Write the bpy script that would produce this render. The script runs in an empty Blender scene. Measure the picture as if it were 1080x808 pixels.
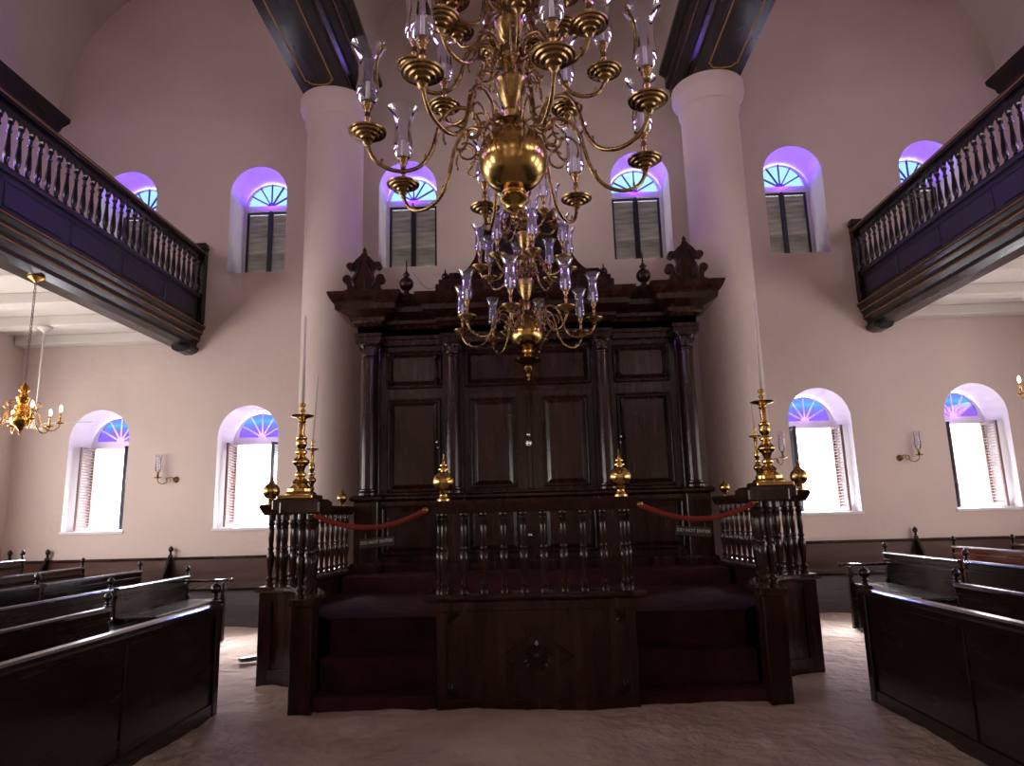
import bpy, math, random
from mathutils import Vector, Matrix, noise
random.seed(7)
PI = math.pi
sc = bpy.context.scene
COL = sc.collection

# ------------------------------------------------------------------ materials
def new_mat(name):
    m = bpy.data.materials.new(name); m.use_nodes = True
    nt = m.node_tree; nt.nodes.clear()
    out = nt.nodes.new('ShaderNodeOutputMaterial')
    return m, nt, out

def principled(name, col, rough=.5, metal=0, coat=0, var=0, vscale=(3, 3, 3), bump=0, bscale=20, spec=.5, rvar=0, col2=None):
    m, nt, out = new_mat(name)
    p = nt.nodes.new('ShaderNodeBsdfPrincipled')
    p.inputs['Base Color'].default_value = (*col, 1)
    p.inputs['Roughness'].default_value = rough
    p.inputs['Metallic'].default_value = metal
    p.inputs['Coat Weight'].default_value = coat
    p.inputs['Coat Roughness'].default_value = .12
    p.inputs['Specular IOR Level'].default_value = spec
    nt.links.new(p.outputs[0], out.inputs[0])
    tc = nt.nodes.new('ShaderNodeTexCoord')
    if var or col2 or rvar:
        mp = nt.nodes.new('ShaderNodeMapping'); mp.inputs['Scale'].default_value = vscale
        nt.links.new(tc.outputs['Object'], mp.inputs[0])
        nz = nt.nodes.new('ShaderNodeTexNoise'); nz.inputs['Scale'].default_value = 1.0; nz.inputs['Detail'].default_value = 6
        nt.links.new(mp.outputs[0], nz.inputs['Vector'])
        if var or col2:
            r = nt.nodes.new('ShaderNodeValToRGB')
            a = col; b = col2 or tuple(min(1, c * (1 + var)) for c in col)
            a = tuple(c * (1 - var) for c in a) if not col2 else a
            r.color_ramp.elements[0].position = .32; r.color_ramp.elements[1].position = .68
            r.color_ramp.elements[0].color = (*a, 1); r.color_ramp.elements[1].color = (*b, 1)
            nt.links.new(nz.outputs['Fac'], r.inputs[0]); nt.links.new(r.outputs[0], p.inputs['Base Color'])
        if rvar:
            mr = nt.nodes.new('ShaderNodeMapRange')
            mr.inputs['From Min'].default_value = .3; mr.inputs['From Max'].default_value = .7
            mr.inputs['To Min'].default_value = max(.02, rough - rvar); mr.inputs['To Max'].default_value = rough + rvar
            nt.links.new(nz.outputs['Fac'], mr.inputs[0]); nt.links.new(mr.outputs[0], p.inputs['Roughness'])
    if bump:
        nb = nt.nodes.new('ShaderNodeTexNoise'); nb.inputs['Scale'].default_value = bscale; nb.inputs['Detail'].default_value = 5
        nt.links.new(tc.outputs['Object'], nb.inputs['Vector'])
        bn = nt.nodes.new('ShaderNodeBump'); bn.inputs['Strength'].default_value = bump; bn.inputs['Distance'].default_value = .02
        nt.links.new(nb.outputs['Fac'], bn.inputs['Height']); nt.links.new(bn.outputs[0], p.inputs['Normal'])
    return m

def emit(name, col, s):
    m, nt, out = new_mat(name)
    e = nt.nodes.new('ShaderNodeEmission'); e.inputs[0].default_value = (*col, 1); e.inputs[1].default_value = s
    nt.links.new(e.outputs[0], out.inputs[0]); return m

def thin_glass(name, tint, ior=1.45, rough=.03, milk=0):
    m, nt, out = new_mat(name)
    t = nt.nodes.new('ShaderNodeBsdfTransparent'); t.inputs[0].default_value = (*tint, 1)
    g = nt.nodes.new('ShaderNodeBsdfGlossy'); g.inputs['Roughness'].default_value = rough
    f = nt.nodes.new('ShaderNodeFresnel'); f.inputs[0].default_value = ior
    x = nt.nodes.new('ShaderNodeMixShader')
    if milk:   # milky diffuse share for visibility; its violet tint stands in for reflected light
        d = nt.nodes.new('ShaderNodeBsdfDiffuse'); d.inputs[0].default_value = (.78, .72, .95, 1)
        y = nt.nodes.new('ShaderNodeMixShader'); y.inputs[0].default_value = milk
        nt.links.new(t.outputs[0], y.inputs[1]); nt.links.new(d.outputs[0], y.inputs[2]); t = y
    nt.links.new(f.outputs[0], x.inputs[0]); nt.links.new(t.outputs[0], x.inputs[1]); nt.links.new(g.outputs[0], x.inputs[2])
    nt.links.new(x.outputs[0], out.inputs[0]); return m

M = {}
M['plaster'] = principled('plaster', (.66, .545, .51), .85, var=.05, vscale=(.7, .7, .7), bump=.35, bscale=9)
M['vault'] = principled('vault_plaster', (.60, .50, .47), .88, var=.05, vscale=(.5, .5, .5), bump=.2, bscale=5)
M['white'] = principled('white_paint', (.68, .64, .60), .6, bump=.1, bscale=12)
M['reveal'] = principled('whitewash', (.76, .71, .74), .8, bump=.2, bscale=14)
M['mahogany'] = principled('mahogany', (.015, .0045, .0035), .22, spec=.35, coat=.06, vscale=(9, 9, 1.1), col2=(.033, .009, .006), rvar=.08, bump=.05, bscale=30)
M['black_wood'] = principled('black_wood', (.008, .006, .006), .25, spec=.35, coat=.06, vscale=(7, .9, 7), col2=(.013, .009, .009), rvar=.07)
M['pew_wood'] = principled('pew_wood', (.007, .0035, .003), .24, spec=.4, coat=.2, vscale=(7, 1.2, 9), col2=(.015, .006, .005), rvar=.07, bump=.05, bscale=30)
M['orange_wood'] = principled('orange_wood', (.19, .05, .018), .3, coat=.4, vscale=(7, 1.2, 9), col2=(.26, .08, .03), rvar=.07)
M['red_mahogany'] = principled('red_mahogany', (.045, .013, .008), .35, coat=.2, vscale=(1.2, 7, 9), col2=(.075, .024, .014), rvar=.07)
M['base_wood'] = principled('base_wood', (.016, .0055, .004), .2, spec=.4, coat=.15, vscale=(7, 7, 1.2), col2=(.036, .012, .008), rvar=.06)
M['dark_violet_lit'] = principled('dark_front_violet_lit', (.020, .019, .030), .35, spec=.4, vscale=(7, .9, 7), col2=(.027, .024, .036))  # gallery front made paler and bluer to imitate violet window light
M['gilt'] = principled('gilt', (.42, .22, .06), .45, metal=.7)
M['brass'] = principled('brass', (.55, .365, .125), .2, metal=1, var=.12, vscale=(14, 14, 14), rvar=.05)
M['old_brass'] = principled('old_brass', (.33, .215, .095), .27, metal=1, var=.18, vscale=(14, 14, 14), rvar=.07)
M['bright_brass'] = principled('bright_brass', (.85, .50, .12), .2, metal=1)
M['silver'] = principled('silver', (.8, .78, .76), .2, metal=1)
M['wax'] = principled('wax', (.70, .62, .52), .5)
M['white_wax'] = principled('white_wax', (.85, .80, .74), .5)
M['carpet'] = principled('carpet', (.055, .016, .022), .9, var=.3, vscale=(5, 5, 5), bump=.5, bscale=160, spec=.1)
M['rope'] = principled('velvet_rope', (.20, .025, .018), .8, bump=.3, bscale=120, spec=.2)
M['sign'] = principled('sign_black', (.012, .011, .011), .5)
M['letter'] = principled('letter_cream', (.62, .50, .38), .6)
M['glass'] = thin_glass('clear_glass', (.93, .92, .98), 1.38, milk=.12)
M['louvre'] = principled('grey_louvre', (.20, .17, .15), .6, var=.45, vscale=(1.2, 1, 14))
M['shutter_dark'] = principled('dark_shutter_stile', (.022, .018, .030), .5)  # dark upper stiles; also the painted shaded side of lower inner leaves
M['shutter_edge'] = principled('shutter_stile_dark_pink', (.17, .10, .09), .5)
M['shutter_lit'] = principled('lit_pinkish_shutter', (.27, .19, .175), .6)  # light on the outer leaves put into this paler pinkish colour
M['chain'] = principled('chain_metal', (.18, .13, .11), .4, metal=.6)
M['ext'] = principled('outside_plaster', (.55, .42, .36), .9)
M['ext_ground'] = principled('outside_paving', (.15, .14, .135), .9)
M['bulb'] = emit('lit_bulb', (1.0, .62, .30), 22)
M['glass_hi'] = thin_glass('pale_blue_glass', (.34, .46, .53), 1.45, .1)
M['glass_lo'] = thin_glass('violet_glass', (.105, .07, .30), 1.45, .1)
M['glass_lo2'] = thin_glass('blue_glass', (.05, .13, .32), 1.45, .1)
M['mullion'] = principled('mullion_white', (.80, .72, .80), .6)
M['mullion_dark'] = principled('mullion_dark', (.06, .05, .10), .6)
M['grey_frame'] = principled('grey_seat', (.10, .095, .10), .4)

def sand():
    m, nt, out = new_mat('sand')
    p = nt.nodes.new('ShaderNodeBsdfPrincipled'); p.inputs['Roughness'].default_value = .95; p.inputs['Specular IOR Level'].default_value = .15
    nt.links.new(p.outputs[0], out.inputs[0])
    tc = nt.nodes.new('ShaderNodeTexCoord')
    n1 = nt.nodes.new('ShaderNodeTexNoise'); n1.inputs['Scale'].default_value = 1.3; n1.inputs['Detail'].default_value = 7
    nt.links.new(tc.outputs['Object'], n1.inputs['Vector'])
    r = nt.nodes.new('ShaderNodeValToRGB'); r.color_ramp.elements[0].position = .35; r.color_ramp.elements[1].position = .65
    r.color_ramp.elements[0].color = (.47, .36, .30, 1); r.color_ramp.elements[1].color = (.60, .48, .42, 1)
    nt.links.new(n1.outputs['Fac'], r.inputs[0]); nt.links.new(r.outputs[0], p.inputs['Base Color'])
    n2 = nt.nodes.new('ShaderNodeTexNoise'); n2.inputs['Scale'].default_value = 7; n2.inputs['Detail'].default_value = 8
    n3 = nt.nodes.new('ShaderNodeTexNoise'); n3.inputs['Scale'].default_value = 90; n3.inputs['Detail'].default_value = 4
    nt.links.new(tc.outputs['Object'], n2.inputs['Vector']); nt.links.new(tc.outputs['Object'], n3.inputs['Vector'])
    ad = nt.nodes.new('ShaderNodeMath'); ad.operation = 'MULTIPLY_ADD'; ad.inputs[1].default_value = .12
    nt.links.new(n3.outputs['Fac'], ad.inputs[0]); nt.links.new(n2.outputs['Fac'], ad.inputs[2])
    b = nt.nodes.new('ShaderNodeBump'); b.inputs['Strength'].default_value = .8; b.inputs['Distance'].default_value = .09
    nt.links.new(ad.outputs[0], b.inputs['Height']); nt.links.new(b.outputs[0], p.inputs['Normal'])
    return m
M['sand'] = sand()

# ------------------------------------------------------------------ mesh builder
class MB:
    def __init__(s): s.v = []; s.f = []; s.sm = []; s.mi = []; s.cur = 0
    def add(s, vs, fs, smooth=False):
        o = len(s.v); s.v += [tuple(v) for v in vs]
        for f in fs: s.f.append([i + o for i in f]); s.sm.append(smooth); s.mi.append(s.cur)
        return s
    def box(s, x0, x1, y0, y1, z0, z1):
        if x0 > x1: x0, x1 = x1, x0
        if y0 > y1: y0, y1 = y1, y0
        v = [(x, y, z) for z in (z0, z1) for y in (y0, y1) for x in (x0, x1)]
        return s.add(v, [(0, 2, 3, 1), (4, 5, 7, 6), (0, 1, 5, 4), (2, 6, 7, 3), (0, 4, 6, 2), (1, 3, 7, 5)])
    def bbox(s, x0, x1, y0, y1, z0, z1, b=.01):
        """box with bevelled edges on every side (chamfer b)"""
        if x0 > x1: x0, x1 = x1, x0
        if y0 > y1: y0, y1 = y1, y0
        b = min(b, (x1 - x0) * .45, (y1 - y0) * .45, (z1 - z0) * .45)
        def ring(d, z): return [(x0 + d, y0 + b, z), (x0 + b, y0 + d, z), (x1 - b, y0 + d, z), (x1 - d, y0 + b, z), (x1 - d, y1 - b, z), (x1 - b, y1 - d, z), (x0 + b, y1 - d, z), (x0 + d, y1 - b, z)]
        v = ring(b, z0) + ring(0, z0 + b) + ring(0, z1 - b) + ring(b, z1)
        fs = [tuple(range(7, -1, -1)), tuple(range(24, 32))]
        for k in range(3):
            for i in range(8): fs.append((k * 8 + i, k * 8 + (i + 1) % 8, (k + 1) * 8 + (i + 1) % 8, (k + 1) * 8 + i))
        return s.add(v, fs)
    def lathe(s, prof, c=(0, 0, 0), seg=16, smooth=True, axis='z'):
        vs = []
        for r, z in prof:
            for i in range(seg):
                a = 2 * PI * i / seg
                p = (r * math.cos(a), r * math.sin(a), z)
                if axis == 'x': p = (z, p[0], p[1])
                if axis == 'y': p = (p[0], -z, p[1])
                vs.append((c[0] + p[0], c[1] + p[1], c[2] + p[2]))
        fs = []
        for k in range(len(prof) - 1):
            for i in range(seg):
                j = (i + 1) % seg
                fs.append((k * seg + i, k * seg + j, (k + 1) * seg + j, (k + 1) * seg + i))
        fs.append(tuple(range(seg - 1, -1, -1))); n = (len(prof) - 1) * seg; fs.append(tuple(range(n, n + seg)))
        return s.add(vs, fs, smooth)
    def shell(s, prof, c=(0, 0, 0), seg=20):
        vs = [(c[0] + r * math.cos(2 * PI * i / seg), c[1] + r * math.sin(2 * PI * i / seg), c[2] + z) for r, z in prof for i in range(seg)]
        fs = [(k * seg + i, k * seg + (i + 1) % seg, (k + 1) * seg + (i + 1) % seg, (k + 1) * seg + i) for k in range(len(prof) - 1) for i in range(seg)]
        return s.add(vs, fs, True)
    def tube(s, pts, rad, seg=8, closed=False):
        pts = [Vector(p) for p in pts]; n = len(pts)
        if not hasattr(rad, '__len__'): rad = [rad] * n
        vs = []; up = None
        for i, p in enumerate(pts):
            if closed: t = pts[(i + 1) % n] - pts[i - 1]
            else: t = pts[min(i + 1, n - 1)] - pts[max(i - 1, 0)]
            t.normalize()
            if up is None:
                up = Vector((0, 0, 1)) if abs(t.z) < .9 else Vector((1, 0, 0))
            a = t.cross(up); a.normalize(); b = a.cross(t); up = b
            for k in range(seg):
                q = 2 * PI * k / seg
                vs.append(p + rad[i] * (a * math.cos(q) + b * math.sin(q)))
        fs = []
        for i in range(n if closed else n - 1):
            for k in range(seg):
                j = (k + 1) % seg; i2 = (i + 1) % n
                fs.append((i * seg + k, i * seg + j, i2 * seg + j, i2 * seg + k))
        if not closed: fs.append(tuple(range(seg - 1, -1, -1))); fs.append(tuple(range((n - 1) * seg, n * seg)))
        return s.add(vs, fs, True)
    def prism(s, poly, axis, a, b):
        """poly of 2-D points extruded along axis; x: (y,z)  y: (x,z)  z: (x,y)"""
        def P(p, t): return {'x': (t, p[0], p[1]), 'y': (p[0], t, p[1]), 'z': (p[0], p[1], t)}[axis]
        n = len(poly); vs = [P(p, a) for p in poly] + [P(p, b) for p in poly]
        fs = [tuple(range(n)), tuple(range(2 * n - 1, n - 1, -1))] + [(i, (i + 1) % n, n + (i + 1) % n, n + i) for i in range(n)]
        return s.add(vs, fs)
    def sweep(s, prof, path, closed=False):
        """prof: (sideways offset, z) closed outline swept along an XY path with mitred corners"""
        n = len(path); m = len(prof); vs = []
        for i in range(n):
            p = Vector(path[i])
            d0 = (p - Vector(path[i - 1])).normalized() if (i > 0 or closed) else None
            d1 = (Vector(path[(i + 1) % n]) - p).normalized() if (i < n - 1 or closed) else None
            if d0 is None: d0 = d1
            if d1 is None: d1 = d0
            n0 = Vector((-d0.y, d0.x)); n1 = Vector((-d1.y, d1.x)); q = (n0 + n1).normalized()
            q = q / max(.35, q.dot(n0))
            for o, z in prof: vs.append((p.x + q.x * o, p.y + q.y * o, z))
        fs = []
        for i in range(n if closed else n - 1):
            i2 = (i + 1) % n
            for k in range(m): fs.append((i * m + k, i * m + (k + 1) % m, i2 * m + (k + 1) % m, i2 * m + k))
        if not closed: fs.append(tuple(range(m - 1, -1, -1))); fs.append(tuple(range((n - 1) * m, n * m)))
        return s.add(vs, fs)
    def build(s, name, mats, parent=None, loc=None, flip=True):
        me = bpy.data.meshes.new(name); me.from_pydata(s.v, [], s.f)
        if not isinstance(mats, (list, tuple)): mats = [mats]
        for m in mats: me.materials.append(m if not isinstance(m, str) else M[m])
        me.polygons.foreach_set('use_smooth', s.sm); me.polygons.foreach_set('material_index', s.mi)
        me.update()
        if flip:
            import bmesh
            bm = bmesh.new(); bm.from_mesh(me); bmesh.ops.recalc_face_normals(bm, faces=bm.faces); bm.to_mesh(me); bm.free()
        o = bpy.data.objects.new(name, me); COL.objects.link(o)
        if parent: o.parent = parent
        if loc: o.location = loc
        return o

def smooth_by_angle(o, deg=35):
    """keep hard creases on lathe-turned profiles"""
    me = o.data
    import bmesh
    bm = bmesh.new(); bm.from_mesh(me)
    for e in bm.edges:
        if len(e.link_faces) == 2 and e.calc_face_angle(0) > math.radians(deg): e.smooth = False
    bm.to_mesh(me); bm.free()
    return o

def empty(name, loc=(0, 0, 0), rz=0, parent=None):
    o = bpy.data.objects.new(name, None); o.empty_display_size = .1; COL.objects.link(o)
    o.location = loc; o.rotation_euler = (0, 0, rz)
    if parent: o.parent = parent
    return o
def tag(o, label, cat, group=None):
    o['label'] = label; o['category'] = cat
    if group: o['group'] = group
    return o
def struct(o): o['kind'] = 'structure'; return o
def kids(o): return [c for c in bpy.data.objects if c.parent == o]
def copy_tree(o, parent=None, cmap=None):
    if cmap is None:
        cmap = {}
        for c in bpy.data.objects:
            if c.parent: cmap.setdefault(c.parent.name, []).append(c)
    c = o.copy(); COL.objects.link(c); c.parent = parent
    for ch in cmap.get(o.name, []): copy_tree(ch, c, cmap)
    return c
def dup(o, parent, loc, rz=0):
    c = o.copy(); COL.objects.link(c); c.parent = parent; c.location = loc; c.rotation_euler = (0, 0, rz); return c
def catmull(P, n=6, closed=False):
    P = [Vector(p) for p in P]; out = []; m = len(P)
    for i in range(m - 1):
        a = P[max(i - 1, 0)]; b = P[i]; c = P[i + 1]; d = P[min(i + 2, m - 1)]
        for k in range(n):
            t = k / n
            out.append(.5 * ((2 * b) + (c - a) * t + (2 * a - 5 * b + 4 * c - d) * t * t + (3 * b - a - 3 * c + d) * t ** 3))
    out.append(P[-1]); return out

YW = 11.88; TH = .65; XW = 9.05
# ------------------------------------------------------------------ windows of the back wall
# (centre x, half width, sill z, springing z, glass z0)
UP = [(-7.35, .53, 6.05, 7.59), (-4.907, .53, 6.05, 7.59), (-2.13, .53, 6.05, 7.59), (2.13, .53, 6.05, 7.59), (4.907, .53, 6.05, 7.59), (7.35, .53, 6.05, 7.59)]
LO = [(-7.53, .53, 1.51, 3.075), (-4.907, .53, 1.51, 3.075), (4.907, .53, 1.51, 3.075), (7.53, .53, 1.51, 3.075)]
NA = 18
def arch(cx, hw, zsp, n=NA): return [(cx + hw * math.cos(PI - PI * i / n), zsp + hw * math.sin(PI * i / n)) for i in range(n + 1)]

def wall_panel(mb, x0, x1, z0, z1, win, y=YW):
    V = lambda p: (p[0], y, p[1])
    if not win:
        mb.add([V((x0, z0)), V((x1, z0)), V((x1, z1)), V((x0, z1))], [(0, 1, 2, 3)]); return
    cx, hw, zs, zp = win
    a = cx - hw; b = cx + hw
    for q in ([(x0, z0), (x1, z0), (x1, zs), (x0, zs)], [(x0, zs), (a, zs), (a, zp), (x0, zp)], [(b, zs), (x1, zs), (x1, zp), (b, zp)]):
        mb.add([V(p) for p in q], [(0, 1, 2, 3)])
    A = arch(cx, hw, zp)
    # fan of quads from the arch to the straight top edge
    tops = []
    for i, p in enumerate(A):
        ang = PI - PI * i / NA
        dx, dz = math.cos(ang), math.sin(ang)
        t = 1e9
        if dx < -1e-6: t = min(t, (x0 - cx) / dx)
        if dx > 1e-6: t = min(t, (x1 - cx) / dx)
        if dz > 1e-6: t = min(t, (z1 - zp) / dz)
        tops.append((cx + dx * t, zp + dz * t))
    for i in range(NA):
        q = [A[i], A[i + 1], tops[i + 1], tops[i]]
        ta, tb = tops[i], tops[i + 1]
        onx = lambda t: abs(t[0] - x0) < 1e-6 or abs(t[0] - x1) < 1e-6
        onz = lambda t: abs(t[1] - z1) < 1e-6
        if onx(ta) and not onz(ta) and not onx(tb): q = [A[i], A[i + 1], tb, (x0, z1), ta]
        elif onx(tb) and not onz(tb) and not onx(ta): q = [A[i], A[i + 1], tb, (x1, z1), ta]
        mb.add([V(p) for p in q], [tuple(range(len(q)))])

wb = MB()
strips = [(-XW, -8.4), (-8.4, -6.5), (-6.5, -5.8), (-5.8, -4.0), (-4.0, -3.0), (-3.0, -1.3), (-1.3, 1.3), (1.3, 3.0), (3.0, 4.0), (4.0, 5.8), (5.8, 6.5), (6.5, 8.4), (8.4, XW)]
for (a, b) in strips:
    lo = next((w for w in LO if a < w[0] < b), None); up = next((w for w in UP if a < w[0] < b), None)
    wall_panel(wb, a, b, -.1, 4.8, lo); wall_panel(wb, a, b, 4.8, 14, up)
# window reveals cut through the thick wall
wb.cur = 1
for (cx, hw, zs, zp) in UP + LO:
    ring = [(cx - hw, zs)] + arch(cx, hw, zp) + [(cx + hw, zs)]
    n = len(ring)
    # splayed slightly and rounded at the lip
    vs = [(p[0], YW, p[1]) for p in ring] + [(p[0] * 1.0, YW + .06, p[1]) for p in ring] + [(cx + (p[0] - cx) * .98, YW + TH + .1, p[1]) for p in ring]
    fs = []
    for k in range(2):
        for i in range(n): fs.append((k * n + i, k * n + (i + 1) % n, (k + 1) * n + (i + 1) % n, (k + 1) * n + i))
    wb.add(vs, fs)
struct(wb.build('wall_back', ['plaster', 'reveal']))

struct(MB().add([(-XW, -7, -.1), (-XW, YW, -.1), (-XW, YW, 14), (-XW, -7, 14)], [(0, 1, 2, 3)]).build('wall_left', 'plaster'))
struct(MB().add([(XW, -7, -.1), (XW, YW, -.1), (XW, YW, 14), (XW, -7, 14)], [(0, 1, 2, 3)]).build('wall_right', 'plaster'))
struct(MB().add([(-XW, -7, -.1), (XW, -7, -.1), (XW, -7, 14), (-XW, -7, 14)], [(0, 1, 2, 3)]).build('wall_front', 'plaster'))

# window units
WN = [0]
def louvres(mb, x0, x1, y, z0, z1, step=.034, tilt=.016, th=.007, up=.022):
    z = z0
    while z < z1 - .01:
        mb.add([(x0, y - tilt, z), (x1, y - tilt, z), (x1, y + tilt, z + up), (x0, y + tilt, z + up),
                (x0, y - tilt, z + th), (x1, y - tilt, z + th), (x1, y + tilt, z + up + th), (x0, y + tilt, z + up + th)],
               [(0, 1, 2, 3), (4, 5, 6, 7), (0, 1, 5, 4), (2, 3, 7, 6), (0, 4, 7, 3), (1, 2, 6, 5)])
        z += step
def shutter_leaf(w, h, parent, loc, rz, stile, blade, name='shutter', up=-.03, step=.036):
    """leaf hinged at its local origin, width along +x"""
    e = empty(name, loc, rz, parent)
    f = MB(); s = .045; t = .022
    f.bbox(0, s, -t, t, 0, h, .004).bbox(w - s, w, -t, t, 0, h, .004)
    for z0, z1 in ((0, .05), (h - .05, h)): f.bbox(s, w - s, -t, t, z0, z1, .004)
    f.build('shutter_frame', stile, e)
    b = MB(); louvres(b, s - .003, w - s + .003, 0, .06, h - .03, step=step, up=up)
    b.build('louvres', blade, e)
    return e
def lunette(root, cx, hw, zp, y, mull, glassm, nseg, fr=.05, drop=.0, bars='mullion'):
    o = MB(); A = arch(cx, hw, zp, 24); B = arch(cx, hw - fr, zp + fr * .9, 24)
    for i in range(24):
        a0, a1, b0, b1 = A[i], A[i + 1], B[i], B[i + 1]
        o.add([(p[0], yy, p[1]) for yy in (y - .03, y + .03) for p in (a0, a1, b1, b0)], [(0, 1, 2, 3), (7, 6, 5, 4), (3, 2, 6, 7), (0, 4, 5, 1)])
    o.box(cx - hw, cx + hw, y - .035, y + .03, zp - .05 - drop, zp + fr * .9)
    o.build('lunette_frame', mull, root); o = MB()
    for k in range(1, nseg):
        a = PI * k / nseg
        r0, r1 = .05, hw - fr * .6
        c = Vector((cx, 0, zp + fr * .9)); d = Vector((math.cos(a), 0, math.sin(a))); nn = Vector((-d.z, 0, d.x)) * .011
        q = [c + d * r0 - nn, c + d * r1 - nn, c + d * r1 + nn, c + d * r0 + nn]
        o.add([(p.x, yy, p.z) for yy in (y - .016, y + .016) for p in q], [(0, 1, 2, 3), (7, 6, 5, 4), (0, 4, 5, 1), (2, 6, 7, 3)])
    o.prism([(p[0], p[1]) for p in arch(cx, .07, zp + fr * .9, 10)], 'y', y - .025, y + .02)
    o.build('glazing_bars', bars, root)
    g = MB(); C = arch(cx, hw - fr, zp + fr * .9, 24)
    if isinstance(glassm, tuple):
        zc = zp + hw * .62
        g.prism([(p[0], p[1]) for p in C], 'y', y - .002, y + .002)
    else:
        g.prism([(p[0], p[1]) for p in C], 'y', y - .002, y + .002)
    return g

def glass_two():
    """violet glass with a pale blue band across its top (stained glass colours)"""
    m, nt, out = new_mat('violet_blue_glass')
    tc = nt.nodes.new('ShaderNodeTexCoord'); sx = nt.nodes.new('ShaderNodeSeparateXYZ'); nt.links.new(tc.outputs['Object'], sx.inputs[0])
    r = nt.nodes.new('ShaderNodeValToRGB'); mr = nt.nodes.new('ShaderNodeMapRange')
    mr.inputs['From Min'].default_value = 3.08; mr.inputs['From Max'].default_value = 3.58
    nt.links.new(sx.outputs[2], mr.inputs[0]); nt.links.new(mr.outputs[0], r.inputs[0])
    e = r.color_ramp.elements; e[0].position = 0; e[0].color = (.27, .17, .5, 1); e[1].position = 1; e[1].color = (.24, .25, .52, 1)
    for pos, c in ((.35, (.25, .20, .51)), (.55, (.20, .26, .52)), (.66, (.15, .36, .52)), (.78, (.21, .27, .52))):
        k = e.new(pos); k.color = (*c, 1)
    t = nt.nodes.new('ShaderNodeBsdfTransparent'); nt.links.new(r.outputs[0], t.inputs[0])
    g = nt.nodes.new('ShaderNodeBsdfGlossy'); g.inputs['Roughness'].default_value = .1
    f = nt.nodes.new('ShaderNodeFresnel'); f.inputs[0].default_value = 1.3
    x = nt.nodes.new('ShaderNodeMixShader')
    nt.links.new(f.outputs[0], x.inputs[0]); nt.links.new(t.outputs[0], x.inputs[1]); nt.links.new(g.outputs[0], x.inputs[2])
    nt.links.new(x.outputs[0], out.inputs[0]); return m
M['glass_two'] = glass_two()

for (cx, hw, zs, zp) in UP:
    WN[0] += 1
    r = struct(empty('window_%d' % WN[0]))
    y = YW + TH
    g = lunette(r, cx, hw - .015, zp - .03, y, 'mullion', 'glass_hi', 6, fr=.07, bars='mullion_dark')
    g.build('lunette_glass', 'glass_hi', r)
    w = hw - .07
    fr = MB(); z1 = zp - .08
    fr.box(cx - hw, cx - w + .0, y - .02, y + .05, zs - .05, z1).box(cx + w, cx + hw, y - .02, y + .05, zs - .05, z1).box(cx - hw, cx + hw, y - .02, y + .05, zs - .05, zs + .02)
    fr.build('window_frame', 'reveal', r)
    shutter_leaf(w - .004, z1 - zs - .03, r, (cx - w, y - .01, zs + .02), 0, 'shutter_dark', 'louvre')
    l2 = shutter_leaf(w - .004, z1 - zs - .03, r, (cx + .004, y - .01, zs + .02), 0, 'shutter_dark', 'louvre')
    MB().bbox(cx - .028, cx + .028, y - .045, y - .03, zs + .01, z1, .004).build('meeting_stile', 'shutter_dark', r)
    # sill
    MB().box(cx - hw - .01, cx + hw + .01, YW + .02, y + .05, zs - .06, zs).build('window_sill', 'reveal', r)

for k, (cx, hw, zs, zp) in enumerate(LO):
    WN[0] += 1
    r = struct(empty('window_%d' % WN[0]))
    y = YW + TH
    g = lunette(r, cx, hw - .015, zp - .04, y, 'mullion', 'glass_two', 6, fr=.085)
    g.build('lunette_glass', 'glass_two', r)
    fr = MB(); w = hw - .05
    fr.box(cx - hw, cx - w, y - .03, y + .05, zs - .05, zp - .05).box(cx + w, cx + hw, y - .03, y + .05, zs - .05, zp - .05)
    fr.build('window_frame', 'mullion', r)
    h = zp - .09 - zs - .02
    sgn = -1 if cx < 0 else 1
    # leaf on the outer jamb folded into the room, leaf on the inner jamb half open, its shaded side put into a dark colour
    if sgn < 0:
        shutter_leaf(.42, h, r, (cx - w + .03, y - .03, zs + .02), math.radians(-88), 'shutter_edge', 'shutter_lit', up=.012, step=.05)
        shutter_leaf(.42, h, r, (cx + w - .01, y - .03, zs + .02), math.radians(-107), 'shutter_dark', 'shutter_dark')
    else:
        shutter_leaf(.42, h, r, (cx + w - .03, y - .03, zs + .02), math.radians(-92), 'shutter_edge', 'shutter_lit', up=.012, step=.05)
        shutter_leaf(.42, h, r, (cx - w + .01, y - .03, zs + .02), math.radians(-73), 'shutter_dark', 'shutter_dark')
    MB().bbox(cx - hw - .03, cx + hw + .03, YW - .02, y + .1, zs - .05, zs + .005, .008).build('window_sill', 'reveal', r)

# ------------------------------------------------------------------ floor: raked, trodden sand
fl = MB(); NX, NY = 170, 190
xs = [-XW + 2 * XW * i / NX for i in range(NX + 1)]; ys = [-7 + (YW + 7) * j / NY for j in range(NY + 1)]
def fz(x, y):
    v = noise.noise(Vector((x * 1.1, y * 1.3, 0))) * .030 + noise.noise(Vector((x * 2.6, y * 4.2, 4))) * .024 + noise.noise(Vector((x * 6, y * 9, 9))) * .014
    d = max(0, 1 - abs(y - 6.1) * 2.2) * (1 if abs(x) < 2.3 else 0)
    return v - .02 + d * .012
fl.add([(x, y, fz(x, y)) for y in ys for x in xs], [(j * (NX + 1) + i, j * (NX + 1) + i + 1, (j + 1) * (NX + 1) + i + 1, (j + 1) * (NX + 1) + i) for j in range(NY) for i in range(NX)], True)
struct(fl.build('floor', 'sand'))

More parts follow.
